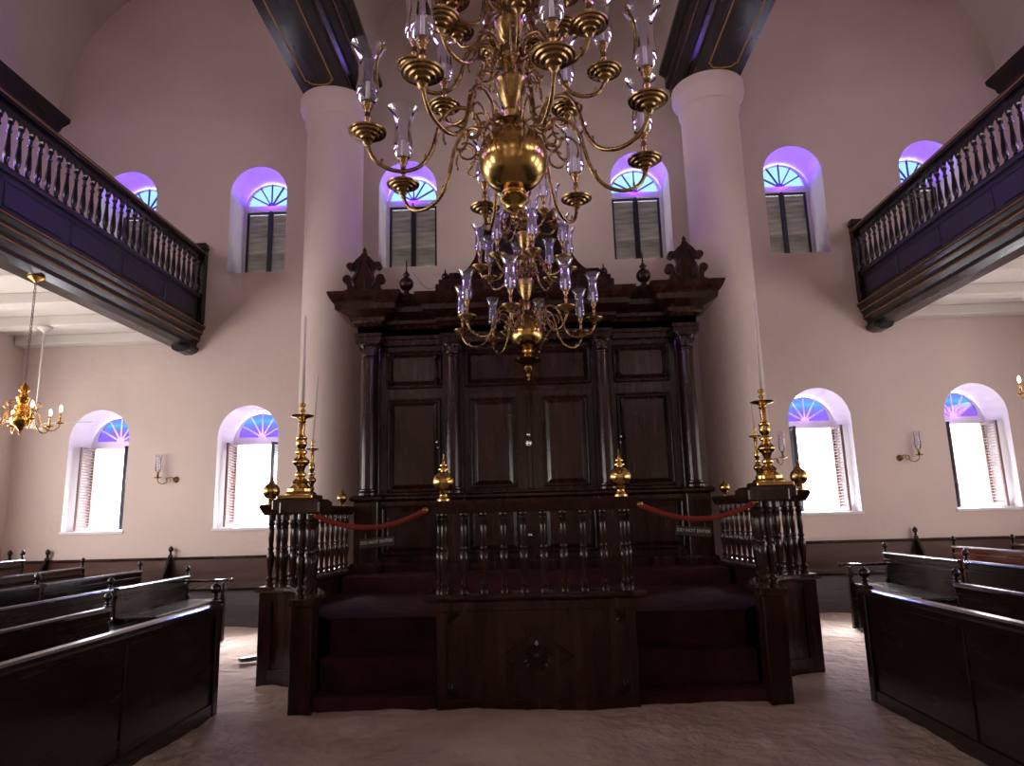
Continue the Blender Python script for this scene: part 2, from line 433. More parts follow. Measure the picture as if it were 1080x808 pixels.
# ------------------------------------------------------------------ vaults
def vault(name, cx, a, zs, b, n=28):
    mb = MB(); P = [(cx + a * math.cos(PI - PI * i / n), zs + b * math.sin(PI * i / n)) for i in range(n + 1)]
    mb.add([(p[0], y, p[1]) for y in (-7, YW) for p in P], [(i, i + 1, n + 2 + i, n + 1 + i) for i in range(n)], True)
    return struct(mb.build(name, 'vault'))
vault('ceiling', 0, 2.88, 9.9, 2.9)
vault('ceiling', -6.2, 2.66, 9.2, 3.1)
vault('ceiling', 6.2, 2.66, 9.2, 3.1)
for s in (-1, 1):
    # beam over the columns carrying both vaults, gilded panel lines on the soffit
    mb = MB()
    prof = [(3.76, 8.86), (2.95, 8.86), (2.95, 9.02), (2.89, 9.05), (2.89, 9.16), (2.80, 9.22), (2.80, 9.34), (2.72, 9.40), (2.72, 9.6), (2.62, 9.68), (2.62, 9.76), (2.9, 9.76), (2.9, 9.9), (3.74, 9.9)]
    mb.prism([(s * x, z) for x, z in prof], 'y', -6.9, YW)
    o = struct(mb.build('trim_%d' % (1 if s < 0 else 2), 'black_wood'))
    g = MB()
    for x, z in ((2.95, 9.03), (2.80, 9.35)): g.box(s * (x - .012), s * (x + .012), -6.9, YW, z - .008, z + .008)
    # soffit panel outline with ogee end
    xa, xb, ye = 3.14, 3.60, 10.55
    pts = [(xa, -6), (xa, ye - .12), (xa + .03, ye - .12), (xa + .05, ye - .06), (xa + .10, ye - .02), (3.37, ye), (xb - .10, ye - .02), (xb - .05, ye - .06), (xb - .03, ye - .12), (xb, ye - .12), (xb, -6)]
    g.tube([(s * x, y, 8.858) for x, y in pts], .013, 6)
    g.build('gilded_line', 'gilt', o)
    MB().box(s * 3.14, s * 3.60, 10.72, 10.78, 8.835, 8.87).build('soffit_bar', 'black_wood', o)
    # dark cornice high on the side wall
    mb = MB(); prof = [(9.04, 8.95), (8.80, 9.0), (8.76, 9.08), (8.62, 9.16), (8.60, 9.24), (9.04, 9.24)]
    mb.prism([(s * x, z) for x, z in prof], 'y', -6.9, YW)
    struct(mb.build('trim_%d' % (3 if s < 0 else 4), 'black_wood'))
    # columns
    mb = MB()
    mb.lathe([(.52, -.05), (.52, .2), (.50, .22), (.49, 4.5), (.485, 8.0), (.485, 8.34), (.52, 8.40), (.52, 8.44), (.50, 8.46), (.54, 8.56), (.60, 8.64), (.615, 8.70), (.615, 8.86)], (0, 0, 0), 48)
    o = smooth_by_angle(mb.build('column', 'plaster')); o.location = (s * 3.29, 11.2, 0); struct(o)

# ------------------------------------------------------------------ galleries
def turned(prof, h, r, seg=12):
    m = MB(); m.lathe([(a * r, b * h) for a, b in prof], (0, 0, 0), seg); return m
BAL = [(1, 0), (1, .04), (.55, .06), (.9, .09), (.9, .11), (.5, .14), (.62, .22), (.95, .36), (1.0, .42), (.85, .47), (.55, .50), (.8, .52), (.8, .54), (.55, .56), (.7, .64), (.72, .78), (.62, .84), (.85, .87), (.85, .89), (.5, .91), (.95, .93), (.95, 1)]
GAL = [(.8, 0), (.8, .05), (.5, .08), (.75, .12), (.95, .2), (1.0, .28), (.85, .42), (.6, .60), (.5, .74), (.8, .77), (.8, .80), (.5, .82), (.6, .92), (.9, .94), (.9, 1)]
gal_bal = None
for s in (-1, 1):
    g = tag(empty('gallery', (s * 5.87, YW, 4.57)), 'dark wooden gallery with turned balusters along the %s side aisle' % ('left' if s < 0 else 'right'), 'gallery', 'side galleries')
    def P(mb, name, mat): # build in world coordinates then shift under the empty
        mb.v = [(x - s * 5.87, y - YW, z - 4.57) for x, y, z in mb.v]; return mb.build(name, mat, g)
    y0, y1 = -6.9, YW - .01
    pr = lambda L: [(s * x, z) for x, z in L]
    P(MB().prism(pr([(5.80, 6.36), (5.78, 6.40), (5.80, 6.45), (5.86, 6.48), (5.95, 6.48), (6.0, 6.45), (6.0, 6.40), (5.98, 6.36)]), 'y', y0, y1), 'top_rail', 'black_wood')
    P(MB().box(s * 5.775, s * 5.785, y0, y1, 6.395, 6.41), 'gilded_line', 'gilt')
    # arcaded strip under the rail
    st = MB(); yb = y1 - .14
    ys_ = []
    while yb > 4.3: ys_.append(yb); yb -= .17
    for k in range(len(ys_) - 1):
        a, b = ys_[k + 1], ys_[k]; cy = (a + b) / 2; hw = (b - a) / 2 - .018
        poly = [(a, 6.37), (a, 6.20), (a + .018, 6.20)] + [(cy + hw * math.cos(PI - PI * i / 8), 6.20 + hw * 1.25 * math.sin(PI * i / 8)) for i in range(1, 8)] + [(b - .018, 6.20), (b, 6.20), (b, 6.37)]
        st.prism(poly, 'x', s * 5.85, s * 5.90)
    P(st, 'arcade_strip', 'black_wood')
    P(MB().prism(pr([(5.82, 5.56), (5.82, 5.60), (5.85, 5.65), (5.95, 5.65), (5.97, 5.60), (5.97, 5.56)]), 'y', y0, y1), 'bottom_rail', 'dark_violet_lit')
    # panelled parapet
    pn = MB(); pn.box(s * 5.87, s * 5.97, y0, y1, 5.06, 5.57)
    yb = y1 - .25
    while yb > 0:
        pn.bbox(s * 5.85, s * 5.88, yb - 1.0, yb, 5.17, 5.47, .015); pn.box(s * 5.86, s * 5.88, yb - 1.04, yb + .04, 5.13, 5.16); pn.box(s * 5.86, s * 5.88, yb - 1.04, yb + .04, 5.48, 5.51)
        yb -= 1.16
    P(pn, 'parapet_panel', 'dark_violet_lit')
    P(MB().prism(pr([(5.97, 5.10), (5.80, 5.10), (5.76, 5.06), (5.76, 5.02), (5.80, 4.98), (5.80, 4.92), (5.84, 4.88), (5.84, 4.80), (5.90, 4.74), (5.90, 4.68), (6.02, 4.64), (6.24, 4.64), (6.24, 4.9), (5.97, 4.95)]), 'y', y0, y1), 'cornice', 'black_wood')
    gl = MB()
    for x, z in ((5.757, 5.045), (5.797, 4.925), (5.838, 4.805)): gl.box(s * (x - .004), s * (x + .008), y0, y1, z - .009, z + .009)
    P(gl, 'gilded_line', 'gilt')
    P(MB().bbox(s * 5.78, s * 5.98, y1 - .13, y1, 5.1, 6.60, .01).bbox(s * 5.76, s * 6.0, y1 - .15, y1, 6.48, 6.53, .01), 'end_post', 'black_wood')
    P(MB().prism(pr([(5.86, 4.66), (5.86, 4.62), (5.90, 4.57), (5.98, 4.54), (6.1, 4.54), (6.18, 4.58), (6.22, 4.66)]), 'y', y1 - .30, y1), 'corbel', 'black_wood')
    for y in ys_:
        if gal_bal is None:
            gal_bal = smooth_by_angle(turned(GAL, .56, .038, 10).build('baluster', 'black_wood', g, (0, y - YW, 5.65 - 4.57))); gal_bal.location.x = s * .015
        else: dup(gal_bal, g, (s * .015, y - YW, 5.65 - 4.57))
    # white boarded ceiling with beams under the gallery, and its floor
    c = MB(); c.box(s * 6.1, s * XW, -6.9, YW, 4.93, 5.12)
    struct(c.build('ceiling', 'white'))
    for k in range(8):
        yc = YW - .13 - 1.12 * k
        MB_ = MB(); MB_.bbox(s * 6.24, s * (XW - .02), yc - .13, yc + .125, 4.76, 4.935, .015)
        struct(MB_.build('trim_%d' % (10 + k + (0 if s < 0 else 10)), 'white'))

# ------------------------------------------------------------------ turned parts
BIG = None
def finial_bm(r, kind='tall'):
    if kind == 'tall':
        pr = [(.62, 0), (.62, .18), (.5, .22), (.36, .45), (.36, .6), (.5, .68), (.55, .75), (.42, .82)] + [(math.sin(a) * 1.0, 1.8 - math.cos(a) * 1.0) for a in [PI * k / 14 for k in range(2, 13)]] + [(.26, 2.78), (.26, 2.86), (.50, 2.92), (.50, 3.0), (.24, 3.08), (.20, 3.2), (.36, 3.32), (.36, 3.4), (.16, 3.55), (.12, 3.7), (.20, 3.8), (.07, 4.0), (.03, 4.45)]
    else:
        pr = [(.55, 0), (.55, .12), (.4, .2), (.3, .4), (.36, .55), (.3, .62)] + [(math.sin(a), 1.58 - math.cos(a)) for a in [PI * k / 14 for k in range(2, 13)]] + [(.3, 2.6), (.35, 2.7), (.2, 2.8), (.12, 3.0), (.18, 3.1), (.08, 3.25), (.02, 3.6)]
    m = MB(); m.lathe([(a * r, b * r) for a, b in pr], (0, 0, 0), 24); return m
WF = [(.6, 0), (.6, .1), (.35, .25), (.35, .5), (.5, .6), (.4, .7), (.62, .95), (.68, 1.25), (.6, 1.5), (.4, 1.7), (.3, 1.85), (.34, 1.95), (.15, 2.1), (.02, 2.35)]

# ------------------------------------------------------------------ platform before the ark
CX = -.015
plat = tag(empty('ark_platform', (CX, 6.3, 0)), 'raised dark wooden platform with carpeted steps in front of the ark', 'platform')
def PP(mb, name, mat, parent=None):
    p = parent or plat
    L = p.location
    mb.v = [(x - L.x + CX, y - L.y, z - L.z) for x, y, z in mb.v]; return mb.build(name, mat, p)
def wing(s, n=9):
    return [(s * (2.78 - .74 * math.cos(PI / 2 * i / n)), 6.36 + 1.12 * math.sin(PI / 2 * i / n)) for i in range(n + 1)]
def wpath(s): return [(s * 2.04, 6.30)] + wing(s) + [(s * 2.60, 9.9)]
body = MB()
poly = [(-2.0, 7.0), (2.0, 7.0), (2.2, 7.25), (2.77, 7.54), (2.54, 9.9), (2.45, 10.7), (-2.45, 10.7), (-2.54, 9.9), (-2.77, 7.54), (-2.2, 7.25)]
body.prism(poly, 'z', -.05, .645)
PP(body, 'platform_body', 'mahogany')
cp = MB(); cp.prism([(-1.99, 6.98), (1.99, 6.98), (2.18, 7.25), (2.74, 7.56), (2.52, 9.5), (-2.52, 9.5), (-2.74, 7.56), (-2.18, 7.25)], 'z', .645, .66)
PP(cp, 'carpet', 'carpet')
PP(MB().bbox(-2.53, 2.53, 9.35, 10.0, .6, .86, .01), 'upper_step', 'carpet')
for s in (-1, 1):
    xa, xb = s * .87, s * 1.985
    PP(MB().bbox(xa, xb, 6.36, 7.0, -.05, .085, .012), 'step', 'carpet')
    PP(MB().bbox(xa, xb, 6.66, 7.0, .05, .355, .012), 'step', 'carpet')
    PP(MB().box(xa, xb, 6.99, 7.02, .33, .65), 'step_riser', 'carpet')

bal_proto = None; bal_small = None
def baluster(parent, x, y, z, proto, h, r, mat='base_wood'):
    global bal_proto, bal_small
    L = parent.location; loc = (x + CX - L.x, y - L.y, z - L.z)
    if proto == 'A':
        if bal_proto is None: bal_proto = smooth_by_angle(turned(BAL, .735, .04, 14).build('baluster', mat, parent, loc)); return
        dup(bal_proto, parent, loc)
def resample(path, n):
    P = [Vector(p) for p in path]; L = [0]
    for a, b in zip(P, P[1:]): L.append(L[-1] + (b - a).length)
    out = []
    for k in range(n):
        t = L[-1] * k / (n - 1)
        for i in range(len(P) - 1):
            if L[i + 1] >= t - 1e-9:
                u = (t - L[i]) / (L[i + 1] - L[i]); out.append(P[i].lerp(P[i + 1], u)); break
    return out
TOPR = [(-.06, 1.665), (-.075, 1.69), (-.09, 1.72), (-.105, 1.755), (-.09, 1.78), (.09, 1.78), (.105, 1.755), (.09, 1.72), (.075, 1.69), (.06, 1.665)]
BASM = [(-.06, .865), (-.10, .875), (-.12, .90), (-.10, .925), (-.08, .935), (.08, .935), (.10, .925), (.12, .90), (.10, .875), (.06, .865)]
for s in (-1, 1):
    side = 'left' if s < 0 else 'right'
    b = tag(empty('balustrade', (s * 2.5 + CX, 7.5, 0)), 'dark curved balustrade on a panelled base along the %s side of the platform' % side, 'balustrade', 'platform balustrades')
    path = wpath(s)
    w = MB(); w.sweep([(-.055, -.05), (-.055, .88), (.055, .88), (.055, -.05)], path); PP(w, 'base_wall', 'base_wood', b)
    # raised frames on the curved base
    fr = MB()
    fr.sweep([(-.075, -.05), (-.075, .12), (.075, .12), (.075, -.05)], path)
    fr.sweep([(-.068, .79), (-.068, .87), (.068, .87), (.068, .79)], path)
    PP(fr, 'base_frame', 'base_wood', b)
    PP(MB().sweep(BASM, path), 'base_moulding', 'base_wood', b)
    PP(MB().sweep(TOPR, path), 'top_rail', 'base_wood', b)
    PP(MB().bbox(s * 1.94, s * 2.13, 6.24, 6.42, -.05, .93, .012).bbox(s * 1.92, s * 2.15, 6.22, 6.44, .86, .93, .01), 'corner_pier', 'mahogany', b)
    PP(MB().bbox(s * 2.71, s * 2.86, 7.40, 7.56, -.05, .88, .012), 'corner_pier', 'mahogany', b)
    PP(MB().bbox(s * 1.99, s * 2.41, 6.46, 6.89, 1.70, 1.80, .012).bbox(s * 1.88, s * 2.24, 6.18, 6.60, 1.66, 1.775, .015), 'candlestick_shelf', 'base_wood', b)
    for (px, py) in [(s * 1.99, 6.29), (s * 2.07, 6.31), (s * 2.0, 6.38)]: baluster(b, px, py, .93, 'A', 0, 0)
    for p in resample(wing(s), 11)[1:]: baluster(b, p.x, p.y, .93, 'A', 0, 0)
    for p in resample([(s * 2.78, 7.48), (s * 2.60, 9.82)], 14)[1:]: baluster(b, p.x, p.y, .93, 'A', 0, 0)

par = tag(empty('parapet', (CX, 6.3, 0)), 'dark panelled parapet with balusters and carved rosette between the two flights of steps', 'parapet')
PP(MB().bbox(-.86, .86, 6.28, 7.0, -.05, .87, .008), 'base_body', 'mahogany', par)
fr = MB()
for a, b_, c, d in ((-.86, .86, .79, .87), (-.86, .86, -.05, .07), (-.86, -.78, .07, .79), (.78, .86, .07, .79)): fr.bbox(a, b_, 6.262, 6.285, c, d, .005)
PP(fr, 'panel_frame', 'mahogany', par)
ro = MB()
for k in range(16):
    a = 2 * PI * k / 16; c, s_ = math.cos(a), math.sin(a); n_ = Vector((-s_, c)) * .017
    d = Vector((c, s_))
    q = [d * .03, d * .10 + n_, d * .135, d * .10 - n_]
    ro.add([(p.x, 6.278, .41 + p.y) for p in q] + [(d.x * .085, 6.262, .41 + d.y * .085)], [(0, 1, 4), (1, 2, 4), (2, 3, 4), (3, 0, 4)])
ro.lathe([(.03, 0), (.03, .015), (.015, .022), (.002, .024)], (0, 6.28, .41), 14, axis='y')
ro.tube([(.24 * math.cos(a) * (1.3 if abs(math.sin(a)) < .5 else 1), 6.279, .41 + .2 * math.sin(a)) for a in [2 * PI * k / 4 for k in range(4)]], .006, 5, closed=True)
PP(ro, 'carved_rosette', 'mahogany', par)
for cx_, cz_, a0 in ((-.77, .78, -PI / 2), (.77, .78, -PI), (-.77, .08, 0), (.77, .08, PI / 2)):
    fa = MB()
    for k in range(6):
        a = a0 + (k + .5) * PI / 12; d = Vector((math.cos(a), math.sin(a))); n_ = Vector((-d.y, d.x)) * .012
        q = [d * .02, d * .11 + n_, d * .135, d * .11 - n_]
        fa.add([(cx_ + p.x, 6.278, cz_ + p.y) for p in q] + [(cx_ + d.x * .08, 6.264, cz_ + d.y * .08)], [(0, 1, 4), (1, 2, 4), (2, 3, 4), (3, 0, 4)])
    PP(fa, 'carved_fan', 'mahogany', par)
pth = [(-.86, 6.9), (-.86, 6.37), (.86, 6.37), (.86, 6.9)]
PP(MB().sweep(BASM, pth), 'base_moulding', 'base_wood', par)
PP(MB().sweep([(o * .75, z - .04) for o, z in TOPR], pth), 'top_rail', 'base_wood', par)
for k in range(10): baluster(par, -.80 + 1.6 * k / 9, 6.37, .93, 'A', 0, 0)
for s in (-1, 1):
    for y in (6.56, 6.74, 6.9): baluster(par, s * .86, y, .93, 'A', 0, 0)

# brass finials on the rails
fproto = smooth_by_angle(finial_bm(.096, 'tall').build('brass_finial', 'brass'))
f2 = smooth_by_angle(finial_bm(.088, 'short').build('brass_finial', 'brass'))
fl_ = [(fproto, -.80, 6.37, 1.74, 1, 'tall turned brass finial on the left end of the parapet rail'),
       (None, .80, 6.37, 1.74, 1, 'tall turned brass finial on the right end of the parapet rail'),
       (f2, -2.79, 7.46, 1.78, 1, 'brass ball finial on the outer corner of the left balustrade'),
       (None, 2.81, 7.46, 1.78, 1, 'brass ball finial on the outer corner of the right balustrade'),
       (None, -2.65, 9.75, 1.78, .82, 'small brass ball finial at the rear end of the left balustrade'),
       (None, 2.65, 9.75, 1.78, .82, 'small brass ball finial at the rear end of the right balustrade')]
cur = None
for p, x, y, z, sc_, lab in fl_:
    if p is not None: cur = p; o = p
    else: o = cur.copy(); COL.objects.link(o)
    o.location = (x + CX, y, z); o.scale = (sc_,) * 3; tag(o, lab, 'finial', 'brass finials on the platform rails')

# ------------------------------------------------------------------ candlesticks and tall tapers
def candlestick(H, R):
    pr = [(1.0, 0), (1.0, .012), (.95, .03), (.80, .045), (.80, .075), (.55, .10), (.42, .13), (.5, .15), (.42, .17), (.22, .20), (.34, .225), (.34, .24), (.2, .27), (.26, .30)]
    pr += [(.20 + .32 * math.sin(PI * k / 10), .31 + .13 * k / 10) for k in range(1, 10)]
    pr += [(.2, .45), (.36, .475), (.36, .49), (.18, .52), (.3, .55), (.34, .585), (.3, .62), (.34, .635), (.34, .65), (.22, .665), (.17, .70), (.20, .80), (.16, .815), (.26, .83), (.18, .85), (.3, .87), (.66, .885), (.72, .90), (.66, .905), (.2, .895), (.12, .91), (.12, .94), (.2, .95), (.2, .96), (.12, .97), (.12, 1.0), (.2, 1.01), (.2, 1.03), (.14, 1.04)]
    return [(a * R, b * H) for a, b in pr]
# scale z so that the drip pan sits at .76 m above the base
cs = empty('candlestick', (-2.22 + CX, 6.68, 1.80))
smooth_by_angle(MB().lathe(candlestick(.86, .155), (0, 0, .035), 28).build('stem', 'brass', cs))
MB().bbox(-.17, .17, -.17, .17, 0, .04, .01).build('base', 'brass', cs)
c2 = copy_tree(cs); c3 = copy_tree(cs); c4 = copy_tree(cs)
G = 'brass candlesticks on the side balustrades'
tag(cs, 'tall brass candlestick at the front of the left balustrade', 'candlestick', G)
for o, s, y, k, lab in ((c2, 1, 6.68, 1, 'tall brass candlestick at the front of the right balustrade'),
                        (c3, -1, 8.6, .86, 'smaller brass candlestick further back on the left balustrade'),
                        (c4, 1, 8.6, .86, 'smaller brass candlestick further back on the right balustrade')):
    o.location = (s * (2.22 if y < 7 else 2.74) + CX + (.02 if s > 0 else .02), y, 1.80 if y < 7 else 1.78); o.scale = (k * (1 if y < 7 else .8),) * 2 + (k,); tag(o, lab, 'candlestick', G)
tp = MB().lathe([(.017, 0), (.016, .88), (.006, .90), (.003, .92)], (0, 0, 0), 12).build('taper_candle', 'wax')
for i, (x, y, z, k, t, lab) in enumerate(((-2.22, 6.68, 2.715, 1, 0, 'tall cream taper standing in the front left candlestick'), (2.24, 6.68, 2.715, 1, .02, 'tall cream taper standing in the front right candlestick'),
                            (-2.72, 8.6, 2.565, .92, .05, 'slightly leaning cream taper in the rear left candlestick'), (2.76, 8.6, 2.565, .92, -.02, 'cream taper in the rear right candlestick'))):
    o = tp if i == 0 else tp.copy()
    if i: COL.objects.link(o)
    o.location = (x + CX, y, z); o.scale = (1 if y < 7 else .8, 1 if y < 7 else .8, k); o.rotation_euler = (0, t, 0)
    tag(o, lab, 'candle', 'tall tapers in the brass candlesticks')

# ------------------------------------------------------------------ ropes and signs
def text_mesh(name, body, size, mat, parent, loc, rot):
    cu = bpy.data.curves.new(name, 'FONT'); cu.body = body; cu.size = size; cu.align_x = 'CENTER'; cu.align_y = 'CENTER'; cu.extrude = .0015; cu.resolution_u = 3
    t = bpy.data.objects.new(name, cu); COL.objects.link(t)
    me = bpy.data.meshes.new_from_object(t); bpy.data.objects.remove(t); bpy.data.curves.remove(cu)
    me.materials.append(M[mat]); o = bpy.data.objects.new(name, me); COL.objects.link(o)
    o.parent = parent; o.location = loc; o.rotation_euler = rot; return o
for s in (-1, 1):
    side = 'left' if s < 0 else 'right'
    A = Vector((s * 1.95 + CX, 6.25, 1.655)); B = Vector((s * .955 + CX, 6.33, 1.665))
    pts = []
    for k in range(25):
        t = k / 24; p = A.lerp(B, t); p.z -= .135 * 4 * t * (1 - t) * (1 + .15 * (0.5 - t)); p.y += .05 * math.sin(PI * t); pts.append(p)
    r = tag(MB().tube(pts, .024, 10).build('barrier_rope', 'rope'), 'sagging red barrier rope across the %s flight of steps' % side, 'rope', 'red barrier ropes')
    for e in (A, B): MB().lathe([(.012, -.03), (.024, -.02), (.024, .02), (.012, .03)], tuple(e), 10, axis='x').build('hook', 'brass', r)
    cx_, cz = (-1.43, 1.39) if s < 0 else (1.42, 1.415)
    sg = tag(empty('hanging_sign', (cx_, 6.41, cz)), 'small black hanging sign with DO NOT ENTER below the %s rope' % side, 'sign', 'DO NOT ENTER signs')
    sg.rotation_euler = (0, -.08 if s < 0 else .09, 0)
    MB().bbox(-.155, .155, -.006, .006, -.042, .042, .004).build('board', 'sign', sg)
    text_mesh('lettering', 'DO NOT ENTER', .040, 'letter', sg, (0, -.0085, .005), (PI / 2, 0, 0))
    for x in (-.10, .10): MB().tube([(x, 0, .035), (x * 1.02, 0, .06), (x, .0, .085)], .003, 5).build('wire', 'chain', sg)

# ------------------------------------------------------------------ the ark
AX = -.03
ark = tag(empty('ark_cabinet', (AX, 10.1, .85)), 'huge dark mahogany ark cabinet with columns, panelled doors and carved crests', 'cabinet')
def AP(mb, name, mat='mahogany', parent=None):
    mb.v = [(x, y - 10.1, z - .85) for x, y, z in mb.v]; return mb.build(name, mat, parent or ark)
AP(MB().box(-2.42, 2.42, 10.22, 10.66, .85, 4.45), 'body')
ped = MB(); ped.bbox(-2.5, 2.5, 10.02, 10.4, .86, 1.84, .01)
for x in (-2.34, -1.11, 1.11, 2.34): ped.bbox(x - .17, x + .17, 9.90, 10.1, .86, 1.84, .012)
AP(ped, 'pedestal')
mo = MB()
def mould_front(mb, prof, segs, yback):
    """segs: (x0,x1,yfront); each a block whose front and sides carry the profile (out, z)"""
    for x0, x1, yf in segs:
        mb.sweep([(-o, z) for o, z in prof] , [(x0, yback), (x0, yf), (x1, yf), (x1, yback)])
        zmin = min(z for _, z in prof); zmax = max(z for _, z in prof)
        mb.box(x0, x1, yf, yback, zmin, zmax)
PRF1 = [(0, 1.84), (.03, 1.85), (.05, 1.87), (.05, 1.90), (.02, 1.92), (0, 1.93)]
mould_front(mo, PRF1, [(-2.52, 2.52, 10.06)] + [(x - .18, x + .18, 9.92) for x in (-2.34, -1.11, 1.11, 2.34)], 10.3)
mould_front(mo, [(0, .86), (.05, .86), (.05, .96), (.03, .99), (0, 1.0)], [(-2.5, 2.5, 10.02)] + [(x - .17, x + .17, 9.91) for x in (-2.34, -1.11, 1.11, 2.34)], 10.3)
AP(mo, 'pedestal_moulding')
# columns with capitals
colp = None
for x in (-2.34, -1.11, 1.11, 2.34):
    if colp is None:
        m = MB(); m.lathe([(.14, 0), (.14, .03), (.12, .04), (.135, .06), (.135, .075), (.105, .09), (.105, .7), (.09, 1.98), (.105, 1.99), (.105, 2.01), (.09, 2.02)], (0, 0, 0), 24)
        colp = smooth_by_angle(m.build('ark_column', 'mahogany', ark, (x, 10.02 - 10.1, 1.93 - .85)))
        m = MB(); m.lathe([(.09, 0), (.11, .03), (.10, .05), (.13, .10), (.12, .12), (.15, .17), (.16, .18)], (0, 0, 0), 20)
        for k in range(8):
            a = 2 * PI * k / 8 + PI / 8
            m.lathe([(.001, -.03), (.022, -.02), (.03, 0), (.022, .02), (.001, .03)], (.125 * math.cos(a), .125 * math.sin(a), .13), 8)
        m.bbox(-.16, .16, -.16, .16, .18, .215, .006)
        capp = m.build('capital', 'mahogany', colp, (0, 0, 2.02))
    else:
        c = dup(colp, ark, (x, -.08, 1.08)); dup(capp, c, (0, 0, 2.02))
# pilasters behind
for x in (-2.34, -1.11, 1.11, 2.34): AP(MB().bbox(x - .13, x + .13, 10.15, 10.25, 1.93, 4.15, .006), 'pilaster')
def raised(x0, x1, z0, z1, y=10.22, parent=None, name='panel'):
    m = MB(); b = .035
    # frame moulding
    for a, c, d, e in ((x0, x1, z0, z0 + b), (x0, x1, z1 - b, z1), (x0, x0 + b, z0 + b, z1 - b), (x1 - b, x1, z0 + b, z1 - b)): m.bbox(a, c, y - .045, y + .01, d, e, .014)
    i = .05; j = .11
    q = [(x0 + i, z0 + i), (x1 - i, z0 + i), (x1 - i, z1 - i), (x0 + i, z1 - i)]; r = [(x0 + j, z0 + j), (x1 - j, z0 + j), (x1 - j, z1 - j), (x0 + j, z1 - j)]
    m.add([(p[0], y - .002, p[1]) for p in q] + [(p[0], y - .028, p[1]) for p in r], [(0, 1, 5, 4), (1, 2, 6, 5), (2, 3, 7, 6), (3, 0, 4, 7), (4, 5, 6, 7)])
    return AP(m, name, 'mahogany', parent)
for s in (-1, 1):
    a, b = sorted((s * .03, s * .95))
    d = AP(MB().bbox(a, b, 10.17, 10.24, 1.96, 3.42, .006), 'door')
    raised(*sorted((s * .19, s * .87)), 1.99, 3.32, 10.17, d, 'door_panel')
    raised(*sorted((s * 1.30, s * 2.10)), 1.96, 3.34, 10.22)
    raised(*sorted((s * .15, s * .92)), 1.08, 1.78, 10.02)
    raised(*sorted((s * 1.32, s * 2.14)), 1.08, 1.78, 10.02)
    raised(*sorted((s * 1.28, s * 2.12)), 3.50, 4.08, 10.22)
    for x in (1.36, 2.04):
        for z in (3.60, 3.98):
            m = MB(); m.lathe([(.045, 0), (.04, .02), (.02, .03), (.02, .05), (.004, .055)], (s * x, 10.19, z), 10, axis='y')
            for k in range(6): m.lathe([(.016, 0), (.01, .03), (.002, .035)], (s * x + .04 * math.cos(k * PI / 3), 10.19, z + .04 * math.sin(k * PI / 3)), 6, axis='y')
            AP(m, 'corner_rosette')
    m = MB(); m.lathe([(.026, 0), (.02, .01), (.012, .02), (.012, .03), (.024, .045), (.026, .055), (.016, .07), (.003, .074)], (s * 1.335 - .01, 10.17, 2.68), 12, axis='y')
    m.lathe([(.018, 0), (.016, .01), (.004, .014)], (s * 1.335 - .01, 10.17, 2.60), 10, axis='y')
    AP(m, 'door_knob', 'silver')['label'] = 'small silver knob'
raised(-.95, .95, 3.50, 4.08, 10.22)
AP(MB().bbox(-.035, .035, 10.13, 10.2, 1.96, 3.42, .01), 'door_astragal')
m = MB(); m.lathe([(.05, 0), (.045, .01), (.02, .015), (.015, .02)], (-.01, 10.13, 2.62), 16, axis='y')
for k in range(8): m.lathe([(.018, 0), (.012, .012), (.002, .016)], (-.01 + .036 * math.cos(k * PI / 4), 10.13, 2.62 + .036 * math.sin(k * PI / 4)), 8, axis='y')
m.lathe([(.03, 0), (.015, .01), (.012, .03), (.03, .045), (.033, .06), (.02, .075), (.003, .08)], (-.01, 10.13, 2.74), 14, axis='y')
AP(m, 'door_knob', 'silver')['label'] = 'silver knob over a flower-shaped escutcheon'
m = MB(); m.lathe([(.03, 0), (.015, .01), (.012, .03), (.034, .045), (.038, .06), (.024, .08), (.003, .085)], (-.03, 9.99, 1.32), 14, axis='y')
AP(m, 'door_knob', 'silver')['label'] = 'round silver knob on the lower doors'
# entablature
en = MB()
ARC = [(0, 4.16), (.02, 4.16), (.02, 4.24), (.035, 4.25), (.035, 4.30), (0, 4.31), (0, 4.40)]
COR = [(0, 4.40), (.04, 4.41), (.06, 4.45), (.10, 4.48), (.11, 4.53), (.17, 4.56), (.30, 4.62), (.31, 4.70), (.34, 4.73), (.38, 4.79), (.41, 4.86), (.41, 4.88), (0, 4.88)]
segs = [(-2.5, -2.17, 9.93), (2.17, 2.5, 9.93), (-2.4, 2.4, 10.17), (-1.25, 1.25, 10.06)]
mould_front(en, ARC, segs, 10.62); mould_front(en, [(o * .9, 4.40 + (z - 4.40) * .94) for o, z in COR], segs, 10.62)
AP(en, 'cornice')
# attic with swept shoulders and tall centre
at = MB()
at.bbox(-1.32, 1.32, 9.80, 10.5, 4.87, 4.99, .01); at.bbox(-1.28, 1.28, 9.86, 10.4, 4.98, 5.08, .01)
at.bbox(-1.13, 1.13, 9.92, 10.3, 5.07, 5.20, .01)
L = [(1.05, 5.19), (.98, 5.20), (.90, 5.24), (.82, 5.32), (.75, 5.43), (.70, 5.58), (.67, 5.75), (.66, 5.85), (.70, 5.87), (.70, 5.92), (.62, 5.95), (.58, 6.02), (.50, 6.10), (.36, 6.17), (.18, 6.22)]
prof = [(x, z) for x, z in L] + [(-x, z) for x, z in reversed(L)]
at.prism(prof, 'y', 9.98, 10.2)
AP(at, 'attic')
tb = MB()
for s in (-1, 1):
    P_ = [(s * .06, 5.28), (s * .48, 5.28), (s * .48, 5.78)] + [(s * (.27 + .21 * math.cos(a)), 5.78 + .21 * math.sin(a)) for a in [PI * k / 10 for k in range(1, 10)]] + [(s * .06, 5.78)]
    tb.prism(P_, 'y', 9.94, 10.0)
AP(tb, 'arched_tablet', 'black_wood')
